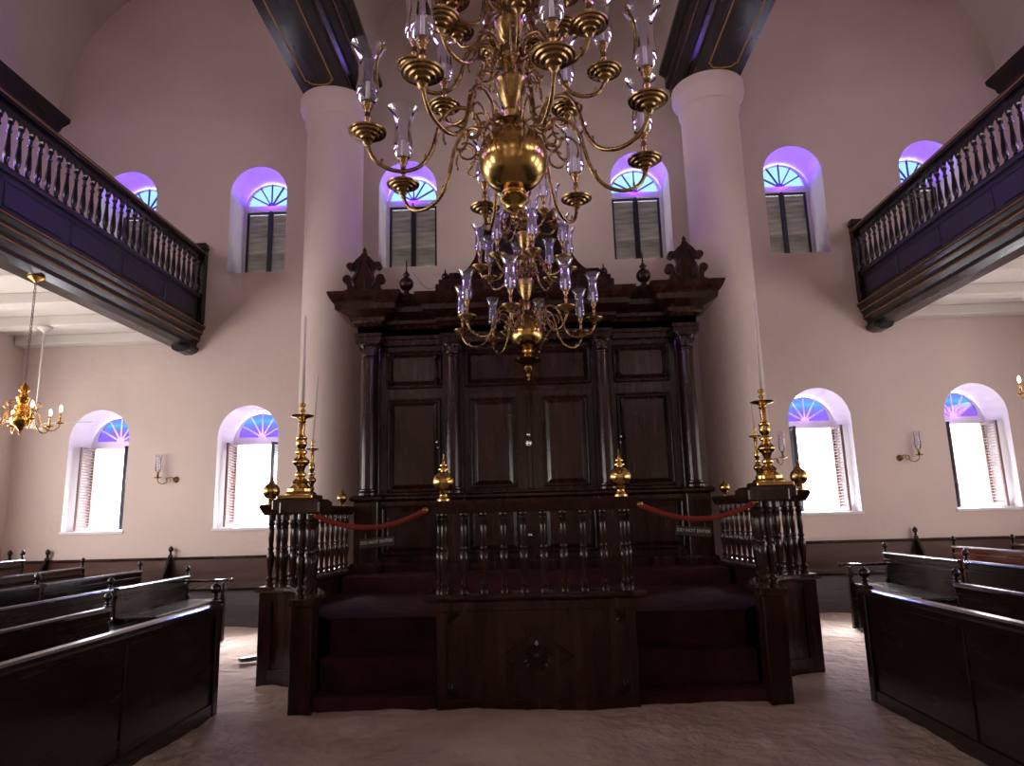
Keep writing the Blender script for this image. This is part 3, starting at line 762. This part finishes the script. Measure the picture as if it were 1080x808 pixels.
# crests
def crest(cx_, y0, y1):
    m = MB()
    R = [(.30, 0), (.30, .10), (.25, .12), (.25, .20), (.20, .26), (.15, .30), (.13, .36), (.15, .42), (.17, .46), (.22, .47), (.20, .52), (.15, .55), (.11, .60), (.06, .64), (.03, .68)]
    poly = [(cx_ + x, 4.88 + z) for x, z in R] + [(cx_ - x, 4.88 + z) for x, z in reversed(R)]
    m.prism(poly, 'y', y0, y1)
    for s in (-1, 1):
        m.lathe([(.065, 0), (.065, y1 - y0)], (cx_ + s * .25, y1, 5.10), 16, axis='y', smooth=False) if 0 else m.prism([(cx_ + s * .25 + .068 * math.cos(2 * PI * k / 18), 5.155 + .068 * math.sin(2 * PI * k / 18)) for k in range(18)], 'y', y0 - .01, y1 + .01)
        m.prism([(cx_ + s * .21 + .055 * math.cos(2 * PI * k / 16), 5.365 + .055 * math.sin(2 * PI * k / 16)) for k in range(16)], 'y', y0 - .01, y1 + .01)
        m.tube([(cx_ + s * .12, y0 - .005, 5.0), (cx_ + s * .18, y0 - .01, 5.12), (cx_ + s * .10, y0 - .01, 5.28), (cx_ + s * .05, y0 - .005, 5.45)], .018, 6)
    m.lathe([(.03, .66), (.045, .69), (.045, .70), (.02, .715), (.035, .74), (.02, .765), (.005, .80)], (cx_, (y0 + y1) / 2, 4.88), 10)
    return m
for s in (-1, 1): AP(crest(s * 2.42, 9.93, 10.03), 'crest')
for s in (-1, 1):
    m = MB(); m.lathe([(.07, 0), (.07, .03), (.04, .05), (.04, .08)] + [(.11 * math.sin(PI * k / 12), .185 - .11 * math.cos(PI * k / 12)) for k in range(2, 11)] + [(.03, .30), (.05, .32), (.055, .335), (.03, .36), (.012, .39), (.008, .56)], (s * 1.78, 9.98, 4.88), 20)
    AP(m, 'ball_finial')
    m = MB(); m.lathe([(.04, 0), (.025, .02)] + [(.06 * math.sin(PI * k / 12), .075 - .06 * math.cos(PI * k / 12)) for k in range(2, 11)] + [(.015, .14), (.006, .20)], (s * 1.19, 9.98, 5.08), 16)
    AP(m, 'small_ball_finial')
m = MB(); m.tube([(-1.72 + .52 * k / 10, 10.3, 5.34 - .26 * math.sin(PI * k / 10)) for k in range(11)], .004, 5); AP(m, 'loose_wire', 'chain')

# ------------------------------------------------------------------ big brass chandeliers
def arm_assembly(parent, R, k, rz, z, mat):
    """one arm of a tier: parts hang off the arm mesh. k scales the curl"""
    P_ = [(.85, -.01), (.845, -.06), (.80, -.14), (.72, -.185), (.63, -.19), (.54, -.15), (.475, -.06), (.44, .05), (.41, .16), (.35, .245), (.27, .27), (.20, .235), (.165, .16), (.185, .09), (.235, .08), (.25, .12)]
    P_ = [(R + (a - .85) * k, b * k) for a, b in P_]
    P_ = [(max(a, .05), b) for a, b in P_]
    a = MB(); pts = catmull([(x, 0, zz) for x, zz in P_], 4)
    n = len(pts); a.tube(pts, [.0135 if i > 4 else .016 for i in range(n)], 8)
    # tie into the hub and open scroll rings with leaf buds
    x1 = R - .68 * k
    a.tube([(x1, 0, .17 * k), (max(.04, x1 - .06), 0, .20 * k), (.03, 0, .16 * k)], .011, 6)
    cx_, cz = R - .43 * k + .0, .02 * k
    ring = [(R - .53 * k + .075 * k * math.cos(t), 0, .06 * k + .085 * k * math.sin(t)) for t in [PI * 1.7 * q / 14 - .6 for q in range(15)]]
    a.tube(ring, .008, 6)
    ring = [(R - .60 * k + .055 * k * math.cos(t), 0, -.02 * k + .055 * k * math.sin(t)) for t in [PI * 1.8 * q / 12 + .9 for q in range(13)]]
    a.tube(ring, .007, 6)
    for q, up_ in ((10, 1), (22, 1), (31, 1), (37, -1), (43, 1), (52, -1)):
        p = pts[q]; a.lathe([(.003, 0), (.005, .012), (.011, .024), (.008, .036), (.002, .05)] if up_ > 0 else [(.002, -.05), (.008, -.036), (.011, -.024), (.005, -.012), (.003, 0)], tuple(p), 6)
    # closed scroll between bar and hub
    a.tube([(R - .70 * k + .05 * k * math.cos(t), 0, .20 * k + .05 * k * math.sin(t)) for t in [2 * PI * q / 12 for q in range(12)]], .0065, 6, closed=True)
    o = a.build('arm', mat, parent, (0, 0, z)); o.rotation_euler = (0, 0, rz)
    kk = .8 + .2 * k
    smooth_by_angle(MB().lathe([(.015, -.05), (.03, -.03), (.022, -.015), (.04, -.006), (.046, .004), (.07, .010), (.076, .020), (.096, .024), (.102, .034), (.116, .036), (.120, .046), (.112, .05), (.07, .04), (.06, .05), (.03, .045)], (0, 0, 0), 24).build('drip_pan', mat, o, (R, 0, 0)), 28)
    MB().lathe([(.018, .03), (.028, .045), (.019, .06), (.018, .12), (.024, .135), (.024, .15), (.018, .16), (.022, .20), (.034, .215), (.034, .255), (.016, .26)], (0, 0, 0), 12).build('candle_socket', mat, o, (R, 0, 0))
    MB().lathe([(.014, .25), (.013, .39), (.004, .40)], (0, 0, 0), 10).build('candle', 'white_wax', o, (R, 0, 0))
    g = kk
    MB().shell([(a_ * g, .245 + b_ * g) for a_, b_ in [(.03, 0), (.045, .005), (.066, .035), (.074, .07), (.070, .115), (.062, .17), (.060, .26), (.070, .315), (.092, .365), (.108, .39), (.112, .395)]], (0, 0, 0), 24).build('glass_shade', 'glass', o, (R, 0, 0))
    return o
def chandelier(loc, label, tiers, stem_top, mat, off):
    """loc = centre of the ball"""
    r = tag(empty('chandelier', loc), label, 'chandelier', 'large brass chandeliers over the centre')
    b = MB(); b.lathe([(.228 * math.sin(PI * k / 24), -.228 * math.cos(PI * k / 24)) for k in range(1, 24)], (0, 0, 0), 36)
    b.build('ball', 'brass', r)
    m = MB(); m.lathe([(.002, -.64), (.018, -.62), (.012, -.59), (.03, -.57), (.03, -.55), (.02, -.53), (.045, -.50), (.06, -.46), (.05, -.44), (.11, -.40), (.165, -.365), (.18, -.345), (.13, -.33), (.07, -.30), (.05, -.28), (.09, -.26), (.09, -.235), (.06, -.215), (.07, -.20)] if loc[1] > 6 else
                      [(.002, -.42), (.018, -.41), (.02, -.39), (.012, -.375), (.03, -.355), (.05, -.345), (.06, -.32), (.085, -.30), (.095, -.285), (.085, -.27), (.06, -.26), (.08, -.245), (.08, -.23), (.06, -.22), (.075, -.20)], (0, 0, 0), 24)
    smooth_by_angle(m.build('pendant', 'brass', r))
    # stem: hubs and vases stacked between the tiers
    pr = [(.08, .19), (.10, .21), (.08, .23), (.05, .25)]
    for i, (R, z, k, nn) in enumerate(tiers):
        h = z + .16 * k
        nxt = tiers[i + 1][1] + .16 * tiers[i + 1][2] if i + 1 < len(tiers) else h + .6
        g = nxt - h
        pr += [(.05, h - .07), (.09, h - .05), (.10, h - .03), (.10, h + .03), (.09, h + .05), (.05, h + .07),
               (.06, h + .22 * g), (.05, h + .25 * g), (.04, h + .29 * g), (.075, h + .38 * g), (.10, h + .55 * g), (.115, h + .62 * g), (.115, h + .65 * g), (.06, h + .69 * g), (.045, h + .73 * g)]
    pr += [(.05, pr[-1][1] + .02), (.09, pr[-1][1] + .1), (.03, pr[-1][1] + .2), (.012, pr[-1][1] + .22), (.012, stem_top)]
    pr = sorted(pr, key=lambda q: q[1])
    smooth_by_angle(MB().lathe(pr, (0, 0, 0), 20).build('stem', mat, r))
    for ti, (R, z, k, nn) in enumerate(tiers):
        p = arm_assembly(r, R, k, 0, z, mat)
        p.rotation_euler = (0, 0, PI / 2 - math.radians(off[ti]))
        ch = kids(p)
        for q in range(1, nn):
            c = p.copy(); COL.objects.link(c); c.parent = r
            c.rotation_euler = (0, 0, PI / 2 - math.radians(off[ti] + 360 / nn * q))
            for x in ch:
                d = x.copy(); COL.objects.link(d); d.parent = c
    return r
near = chandelier((-.069, 4.2, 3.885), 'large brass ball chandelier with glass shades hanging nearest, cut by the top edge',
                  [(.935, .05, 1.05, 8), (.64, .62, .78, 8), (.40, 1.04, .56, 8), (.40, 1.5, .5, 6)], 8.8, 'old_brass', (-15, -6, -22, 10))
far = chandelier((-.013, 8.8, 3.92), 'brass chandelier with glass shades hanging lower in front of the ark crest',
                 [(.88, .08, 1.0, 8), (.60, .86, .78, 8), (.42, 1.50, .6, 6)], 8.7, 'old_brass', (12, -10, 20))

# ------------------------------------------------------------------ small lit chandeliers in the side aisles
def aisle_chandelier(loc, label):
    r = tag(empty('aisle_chandelier', loc), label, 'chandelier', 'small lit brass chandeliers in the side aisles')
    m = MB(); m.lathe([(.004, -.30), (.02, -.27), (.012, -.25), (.03, -.23), (.05, -.20)] + [(.115 * math.sin(PI * k / 14), -.11 - .10 * math.cos(PI * k / 14)) for k in range(3, 13)] + [(.05, 0), (.08, .03), (.08, .05), (.04, .07), (.06, .11), (.075, .15), (.04, .19), (.03, .21), (.06, .24), (.05, .28), (.02, .32), (.01, .34)], (0, 0, 0), 20)
    smooth_by_angle(m.build('stem', 'bright_brass', r))
    for k in range(6):
        a = PI / 3 * k + .35
        o = MB(); P_ = [(.40, -.16), (.39, -.20), (.33, -.24), (.26, -.22), (.20, -.14), (.17, -.04), (.12, .0), (.06, -.01)]
        o.tube(catmull([(x, 0, z) for x, z in P_], 4), .008, 6); o.tube([(.15, 0, .0), (.20, 0, .05), (.17, 0, .10), (.12, 0, .08), (.07, 0, .1)], .006, 5)
        o.lathe([(.01, -.16), (.045, -.15), (.05, -.14), (.015, -.14)], (.40, 0, 0), 12)
        arm = o.build('arm', 'bright_brass', r); arm.rotation_euler = (0, 0, a)
        MB().lathe([(.012, -.15), (.012, -.02), (.009, -.015)], (.40, 0, 0), 10).build('candle_sleeve', 'bright_brass', arm)
        MB().lathe([(.006, -.02), (.014, 0), (.018, .02), (.014, .045), (.003, .07)], (.40, 0, 0), 10).build('bulb', 'bulb', arm)
    # chain of oval links up to the ceiling plate
    ch = MB(); z = .33; i = 0
    top = 4.64 - loc[2]
    while z < top - .05:
        L_ = .055; w = .013
        pts = [((w * math.cos(t)) * (1 if i % 2 else 0), (w * math.cos(t)) * (0 if i % 2 else 1), z + L_ / 2 + L_ * .5 * math.sin(t)) for t in [2 * PI * q / 10 for q in range(10)]]
        ch.tube(pts, .0045, 5, closed=True); z += L_ * .82; i += 1
    ch.build('chain', 'chain', r)
    MB().lathe([(.01, -.07), (.03, -.05), (.09, -.02), (.10, 0)], (0, 0, top), 16).build('ceiling_plate', 'bright_brass', r)
    return r
aisle_chandelier((-6.05, 8.02, 2.98), 'small lit brass chandelier on a chain in the left aisle')
aisle_chandelier((6.08, 7.98, 2.99), 'small lit brass chandelier at the right edge, mostly out of view')

# ceiling fan in the left aisle
fan = tag(empty('ceiling_fan', (-7.73, 10.55, 3.2)), 'white ceiling fan on a long rod behind the left aisle chandelier', 'fan')
MB().lathe([(.05, -.08), (.09, -.06), (.10, 0), (.09, .06), (.04, .09), (.02, .12)], (0, 0, 0), 20).build('motor', 'white', fan)
MB().lathe([(.013, .1), (.013, 1.555)], (0, 0, 0), 10).build('rod', 'white', fan)
MB().lathe([(.02, 1.45), (.03, 1.48), (.11, 1.53), (.12, 1.56)], (0, 0, 0), 18).build('ceiling_plate', 'white', fan)
for k in range(3):
    o = MB(); o.bbox(.12, .85, -.07, .07, -.006, .006, .004).bbox(.06, .2, -.02, .02, -.012, .004, .003)
    b = o.build('blade', 'white', fan); b.rotation_euler = (math.radians(10), 0, math.radians(2 + 120 * k))

# sconces
def sconce(x, y, z, label, s=1):
    r = tag(empty('wall_sconce', (x, y, z)), label, 'sconce', 'brass wall sconces with glass shades')
    m = MB(); m.lathe([(.055, 0), (.05, .015), (.02, .025), (.015, .05)], (0, 0, 0), 14, axis='y'); m.build('wall_plate', 'old_brass', r)
    a = MB(); a.tube(catmull([(0, -.03, 0), (-s * .05, -.06, .04), (-s * .10, -.08, .02), (-s * .13, -.09, -.05), (-s * .20, -.10, -.07), (-s * .26, -.11, -.03), (-s * .27, -.11, .03)], 4), .009, 6)
    a.tube([(-s * .10 + .035 * math.cos(t), -.08, .0 + .035 * math.sin(t)) for t in [2 * PI * k / 12 for k in range(12)]], .007, 5, closed=True)
    a.lathe([(.01, .02), (.06, .035), (.065, .045), (.02, .045), (.02, .12), (.026, .13)], (-s * .27, -.11, 0), 14)
    a.build('arm', 'old_brass', r)
    MB().lathe([(.011, .12), (.01, .20), (.003, .21)], (-s * .27, -.11, 0), 8).build('candle', 'white_wax', r)
    MB().shell([(.025, .125), (.045, .16), (.05, .20), (.042, .30), (.045, .38), (.06, .43)], (-s * .27, -.11, 0), 16).build('glass_shade', 'glass', r)
    return r
sconce(-6.12, YW, 2.35, 'small brass sconce on the wall between the two left windows')
sconce(6.16, YW, 2.37, 'small brass sconce on the wall between the two right windows', -1)
sconce(3.78, 11.2, 2.33, 'small brass sconce on the column behind the right candlesticks', 1).rotation_euler = (0, 0, PI / 2)

# small round fitting on the side wall
tag(MB().lathe([(.0, 0), (.07, 0), (.075, .02), (.06, .05), (.0, .055)], (0, 0, 0), 16, axis='x').build('bell_box', 'white', None, (-XW, 11.5, 2.82)), 'small round beige fitting on the side wall left of the windows', 'fitting')
# plank on the sand
pk = MB(); pk.bbox(-.05, .05, -.24, .24, 0, .045, .006)
o = tag(pk.build('plank', 'grey_frame', None, (-3.30, 8.62, .0)), 'short dark plank lying on the sand beside the platform', 'plank'); o.rotation_euler = (0, 0, math.radians(-50))

# ------------------------------------------------------------------ pews
POSTF = [(.55, 0), (.55, .10), (.32, .15), (.6, .22), (.6, .28), (.30, .36)] + [(math.sin(PI * k / 12), .66 - .30 * math.cos(PI * k / 12)) for k in range(2, 11)] + [(.2, .98), (.05, 1.04)]
def finial(parent, x, y, z, h=.15, r=.04, mat='pew_wood'):
    m = MB(); m.lathe([(a * r, b * h) for a, b in POSTF], (0, 0, 0), 14)
    return smooth_by_angle(m.build('finial', mat, parent, (x, y, z)))
def desk_panel(s, label):
    x = s * 2.83; y0, y1 = .6, 6.34
    r = tag(empty('low_partition', (x, y1, 0)), label, 'partition', 'panelled partitions along the aisle')
    m = MB(); Y = lambda v: v - y1
    m.box(-.02, .02, Y(y0), Y(y1), -.05, .86)
    m.build('panel', 'pew_wood', r)
    f = MB()
    f.bbox(-.035, .035, Y(y0), Y(y1), -.05, .09, .006); f.bbox(-.035, .035, Y(y0), Y(y1), .80, .86, .006)
    y = y1
    while y > y0: f.bbox(-.035, .035, Y(y) - .09, Y(y), .09, .80, .006); y -= 1.35
    f.build('panel_frame', 'pew_wood', r)
    MB().prism([(-.06, .855), (-.07, .875), (-.06, .895), (-.03, .905), (.03, .905), (.06, .895), (.07, .875), (.06, .855)], 'y', Y(y0), Y(y1) - .03).build('rail', 'pew_wood', r)
    p = MB(); p.bbox(-.045, .045, -.09, .0, -.05, .93, .008); p.build('end_post', 'pew_wood', r)
    finial(r, 0, -.045, .93, .15, .045)
    return r
desk_panel(-1, 'long dark panelled partition nearest the centre aisle on the left')
desk_panel(1, 'long dark panelled partition nearest the centre aisle on the right')
def pew(s, x, y0, y1, zt, label, mat='pew_wood', seat=.47, arm=False, rail='pew_wood', depth=.5, group='rows of dark wooden pews'):
    """bench facing the centre: back panel at x, seat towards the centre aisle (-s direction)"""
    r = tag(empty('pew', (s * x, y1, 0)), label, 'pew', group)
    L_ = y0 - y1; d = -s
    MB().box(-.015, .015, L_, 0, seat - .1, zt - .03).build('back_panel', mat, r)
    if mat != rail:
        pass
    MB().prism([(-.035, zt - .035), (-.045, zt - .015), (-.03, zt), (.03, zt), (.045, zt - .015), (.035, zt - .035)], 'y', L_, -.03).build('back_rail', rail, r)
    MB().bbox(-.025, .025, L_, 0, zt - .13, zt - .09, .006).build('lower_rail', rail, r)
    MB().bbox(min(0, d * depth), max(0, d * depth), L_, 0, seat - .03, seat, .012).build('seat', 'pew_wood', r)
    MB().bbox(min(d * (depth - .06), d * (depth - .03)), max(d * (depth - .06), d * (depth - .03)), L_, 0, -.05, seat - .03, .005).build('seat_front', 'pew_wood', r)
    # turned end post at the back
    for yy in (-.03,):
        p = MB(); p.bbox(-.035, .035, yy - .03, yy + .03, -.05, seat + .06, .006)
        p.lathe([(.03, seat + .05), (.018, seat + .09), (.034, seat + .13), (.034, seat + .16), (.018, seat + .19), (.032, seat + .24), (.018, seat + .27), (.03, zt - .04), (.036, zt - .02), (.02, zt), (.034, zt + .015)], (0, yy, 0), 12)
        p.build('back_post', 'pew_wood', r)
        finial(r, 0, yy, zt + .0, .13, .036)
        if arm:
            a = MB(); az = .80; fx = d * (depth + .12)
            a.tube([(0, yy, az), (fx * .5, yy, az - .005), (fx, yy, az)], .02, 8); a.lathe([(.005, -.03), (.028, -.02), (.028, .02), (.005, .03)], (fx + d * .02, yy, az), 10, axis='x')
            a.build('armrest', 'pew_wood', r)
            p = MB(); xx = d * (depth + .02)
            p.lathe([(.03, az - .03), (.02, az - .06), (.034, az - .1), (.04, az - .14), (.02, az - .18), (.03, az - .22), (.03, seat - .02)], (xx, yy, 0), 12)
            p.bbox(xx - .035, xx + .035, yy - .035, yy + .035, -.05, seat + .02, .006)
            p.build('arm_post', 'pew_wood', r)
    return r
for s in (-1, 1):
    sd = 'left' if s < 0 else 'right'
    k = 0 if s < 0 else 1
    pew(s, 3.88, 1.0, (6.47, 6.8)[k], .88, 'short-ended dark pew close behind the %s aisle partition' % sd)
    xc = (4.95, 4.87)[k]; zc = (.88, .96)[k]
    pew(s, xc, 8.36, 10.12, zc, 'dark pew with visible seat and armrest, in second row at the %s beside the platform' % sd, arm=True, seat=.55)
    pew(s, xc, 1.0, 8.28, zc, 'long dark pew of the second row on the %s, running towards the viewer' % sd)
pew(-1, 5.8, 8.32, 10.40, .95, 'far pew of the third row on the left, with thin pale rail')
pew(-1, 5.8, 1.0, 8.24, .95, 'near pew of the third row on the left, its finial seen at left', arm=False)
pew(-1, 6.50, 3.0, 10.15, 1.03, 'fourth-row pew on the left in front of the wall bench', 'red_mahogany', arm=False)
pew(-1, 7.4, 3.0, 10.15, 1.16, 'highest rear pew at the far left edge', 'red_mahogany', arm=False)
pew(1, 5.72, 3.0, 9.95, 1.03, 'third-row pew on the right with orange-brown back', 'orange_wood', rail='orange_wood', arm=False)
pew(1, 6.45, 3.0, 9.85, 1.04, 'fourth-row pew on the right with white glare on its rail', 'red_mahogany', arm=False)

# benches along the back wall
for s in (-1, 1):
    sd = 'left' if s < 0 else 'right'
    xa, xb = s * 3.85, s * 8.98
    x0, x1 = min(xa, xb), max(xa, xb); cx_ = (x0 + x1) / 2
    r = tag(empty('wall_bench', (cx_, YW, 0)), 'long dark bench with panelled back against the rear wall at %s' % sd, 'bench', 'benches along the rear wall')
    X = lambda v: v - cx_
    MB().box(X(x0), X(x1), -.06, -.01, .3, 1.02).build('back_panel', 'red_mahogany', r)
    MB().bbox(X(x0), X(x1), -.09, -.005, 1.01, 1.055, .01).build('back_rail', 'base_wood', r)
    MB().bbox(X(x0), X(x1), -.5, -.05, .54, .58, .014).build('seat', 'pew_wood', r)
    MB().box(X(x0), X(x1), -.42, -.39, -.05, .54).box(X(x0), X(x1), -.44, -.38, .22, .30).build('bench_front', 'grey_frame', r)
    MB().box(X(x0), X(x1), -.52, -.40, -.05, .10).build('footboard', 'grey_frame', r)
    for xd in ((6.1, 8.2, 8.85) if s < 0 else (6.22, 8.3)):
        m = MB(); m.prism([(-.50, .58), (-.42, .60), (-.14, 1.02), (-.10, 1.10), (-.04, 1.10), (-.04, .58)], 'x', X(s * xd) - .02, X(s * xd) + .02)
        m.build('divider', 'pew_wood', r)
        finial(r, X(s * xd), -.07, 1.08, .16, .04)

# ------------------------------------------------------------------ outside
struct(MB().add([(-60, YW + TH + .3, -.4), (60, YW + TH + .3, -.4), (60, 90, -.4), (-60, 90, -.4)], [(0, 1, 2, 3)]).build('ground', 'ext_ground'))
bd = tag(empty('building', (15, 22, -.4)), 'pale pinkish building with an arched gable outside the far right window', 'building')
m = MB(); A = [(-3, 0), (3, 0), (3, 3.0), (2.4, 3.1), (2.0, 4.2), (1.2, 5.0), (0, 5.4), (-1.2, 5.0), (-2.0, 4.2), (-2.4, 3.1), (-3, 3.0)]
m.prism(A, 'y', 0, 4); m.build('gable_wall', 'ext', bd)
MB().bbox(-3.1, 3.1, -.12, 0, 2.6, 2.8, .02).build('string_course', 'ext', bd)
MB().prism([(p[0], p[1]) for p in ([(-.8, .4)] + arch(0, .8, 1.6, 12) + [(.8, .4)])], 'y', -.05, 0).build('arched_opening', 'ext', bd)

# ------------------------------------------------------------------ light
w = bpy.data.worlds.new('World'); sc.world = w; w.use_nodes = True
bg = w.node_tree.nodes['Background']; bg.inputs[0].default_value = (.93, .97, 1.0, 1); bg.inputs[1].default_value = 5.0
_nt = w.node_tree; _g = _nt.nodes.new('ShaderNodeTexCoord'); _s = _nt.nodes.new('ShaderNodeSeparateXYZ'); _m = _nt.nodes.new('ShaderNodeMapRange')
_nt.links.new(_g.outputs['Generated'], _s.inputs[0]); _nt.links.new(_s.outputs[2], _m.inputs[0])
_m.inputs['From Min'].default_value = .44; _m.inputs['From Max'].default_value = .9; _m.inputs['To Min'].default_value = 5.0; _m.inputs['To Max'].default_value = 50.0
_nt.links.new(_m.outputs[0], bg.inputs[1])

def area(name, loc, rot, sx, sy, col, e):
    l = bpy.data.lights.new(name, 'AREA'); l.shape = 'RECTANGLE'; l.size = sx; l.size_y = sy; l.color = col; l.energy = e
    o = bpy.data.objects.new(name, l); COL.objects.link(o); o.location = loc; o.rotation_euler = rot; return o
# added fill lamps on the unseen side walls, low down and above the galleries
for s in (-1, 1):
    for y in (1.0, 4.2, 7.3):
        area('side_fill_lower', (s * (XW - .06), y, 2.5), (0, s * PI / 2 * 1.0, 0), 2.0, 1.1, (1.0, .93, .88), 122 if s < 0 else 80)
    area('side_fill_lower', (s * (XW - .06), 9.5, 2.5), (0, s * PI / 2, 0), 2.0, 1.1, (1.0, .96, .90), 95 if s < 0 else 30)
    for y in (-3.5, -.3, 3.0):
        area('side_fill_upper', (s * (XW - .06), y, 7.1), (0, s * (PI / 2 - .35), 0), 1.6, 1.1, (1.0, .84, .80), 138)
    area('side_fill_upper', (s * (XW - .06), 7.4, 7.1), (0, s * PI / 2, 0), 1.6, 1.1, (1.0, .82, .82), 48)
    for y in (5.0, 7.4):
        area('violet_fill_upper', (s * (XW - .06), y, 7.1), (0, s * (PI / 2 - .10), 0), 1.6, 1.1, (.24, .08, 1.0), 60).data.spread = math.radians(42)  # added violet lamps colouring the opposite gallery fronts
# added warm fill lamps on the unseen wall behind the viewer
for x in (-5, 0, 5):
    area('front_fill', (x, -6.9, 2.6), (PI / 2, 0, 0), 1.6, 2.6, (1.0, .72, .50), 9)
for x in (-4.6, 0, 4.6):
    area('front_fill_high', (x, -6.9, 7.0), (PI / 2, 0, 0), 1.4, 1.6, (1.0, .80, .76), 12)
# window frames added round the fill lamps; the walls have no openings there
def added_window_frame(loc, w_, h_, rz):
    WN[0] += 1
    r = struct(empty('window_%d' % WN[0], loc, rz))
    m = MB(); t = .07
    m.bbox(-w_ / 2 - t, -w_ / 2, -.04, .03, -h_ / 2 - t, h_ / 2 + t, .006).bbox(w_ / 2, w_ / 2 + t, -.04, .03, -h_ / 2 - t, h_ / 2 + t, .006)
    m.bbox(-w_ / 2, w_ / 2, -.04, .03, h_ / 2, h_ / 2 + t, .006).bbox(-w_ / 2 - .05, w_ / 2 + .05, -.08, .03, -h_ / 2 - t, -h_ / 2, .006)
    m.build('window_frame', 'mullion', r)
for s in (-1, 1):
    for y in (1.0, 4.2, 7.3, 9.5): added_window_frame((s * (XW - .03), y, 2.5), 1.14, 2.04, -s * PI / 2)
    for y in (-3.5, -.3, 3.0, 5.0, 7.4): added_window_frame((s * (XW - .03), y, 7.1), 1.14, 1.7, -s * PI / 2)
for x in (-5, 0, 5): added_window_frame((x, -6.96, 2.6), 1.64, 2.64, PI)
for x in (-4.6, 0, 4.6): added_window_frame((x, -6.96, 7.0), 1.44, 1.64, PI)
def point(name, loc, col, e, r=0.0, spot=None, rot=None):
    l = bpy.data.lights.new(name, 'SPOT' if spot else 'POINT'); l.color = col; l.energy = e; l.shadow_soft_size = r
    if spot: l.spot_size = spot; l.spot_blend = .6
    o = bpy.data.objects.new(name, l); COL.objects.link(o); o.location = loc
    if rot: o.rotation_euler = rot
    return o
# added violet lamps inside each window reveal, standing in for light tinted by glass
for (cx, hw, zs, zp) in UP:
    point('violet_reveal_lamp', (cx, YW + .36, zp - .12), (.13, .01, 1.0), 40, .0, math.radians(165), (PI, 0, 0))
for (cx, hw, zs, zp) in LO:
    point('violet_reveal_lamp_low', (cx, YW + TH - .12, zp + .14), (.40, .16, 1.0), 1.3, .0)
# added area lamps outside the lower windows, brightening the sand of the aisles
for (cx, hw, zs, zp) in LO:
    o = area('aisle_fill_lamp', (cx * (1.2 if abs(cx) < 6 else 1.1), 15.0, 4.6), (0, 0, 0), 2.4, 1.2, (.97, .93, .98), 700 if abs(cx) < 6 else 380)
    d = Vector((cx * .69, 8.3, .1)) - o.location; o.rotation_euler = d.to_track_quat('-Z', 'Y').to_euler(); o.data.spread = math.radians(80)
for s in (-1, 1): point('aisle_bulbs', (s * 6.05, 8.0, 3.12), (1.0, .62, .34), 10, .0)

# ------------------------------------------------------------------ camera
FPX, PITCH, ROLL, YAW, CAMX = 733.498, .18765, -.02689, -.02470, -.0113
fw = Vector((math.sin(YAW) * math.cos(PITCH), math.cos(YAW) * math.cos(PITCH), math.sin(PITCH)))
r0 = Vector((math.cos(YAW), -math.sin(YAW), 0)); u0 = r0.cross(fw)
rt = r0 * math.cos(ROLL) + u0 * math.sin(ROLL); up = -r0 * math.sin(ROLL) + u0 * math.cos(ROLL)
cam = bpy.data.cameras.new('camera'); co = bpy.data.objects.new('camera', cam); COL.objects.link(co)
m4 = Matrix.Identity(4)
for i in range(3): m4[i][0] = rt[i]; m4[i][1] = up[i]; m4[i][2] = -fw[i]
m4[0][3] = CAMX; m4[2][3] = 1.6
co.matrix_world = m4
cam.sensor_width = 36; cam.lens = FPX * 36 / 1080; cam.clip_start = .05
sc.camera = co
sc.view_settings.view_transform = 'Standard'; sc.view_settings.look = 'None'
sc.view_settings.gamma = 1; sc.view_settings.use_curve_mapping = False; sc.view_settings.exposure = 0
sc.cycles.transparent_max_bounces = 24
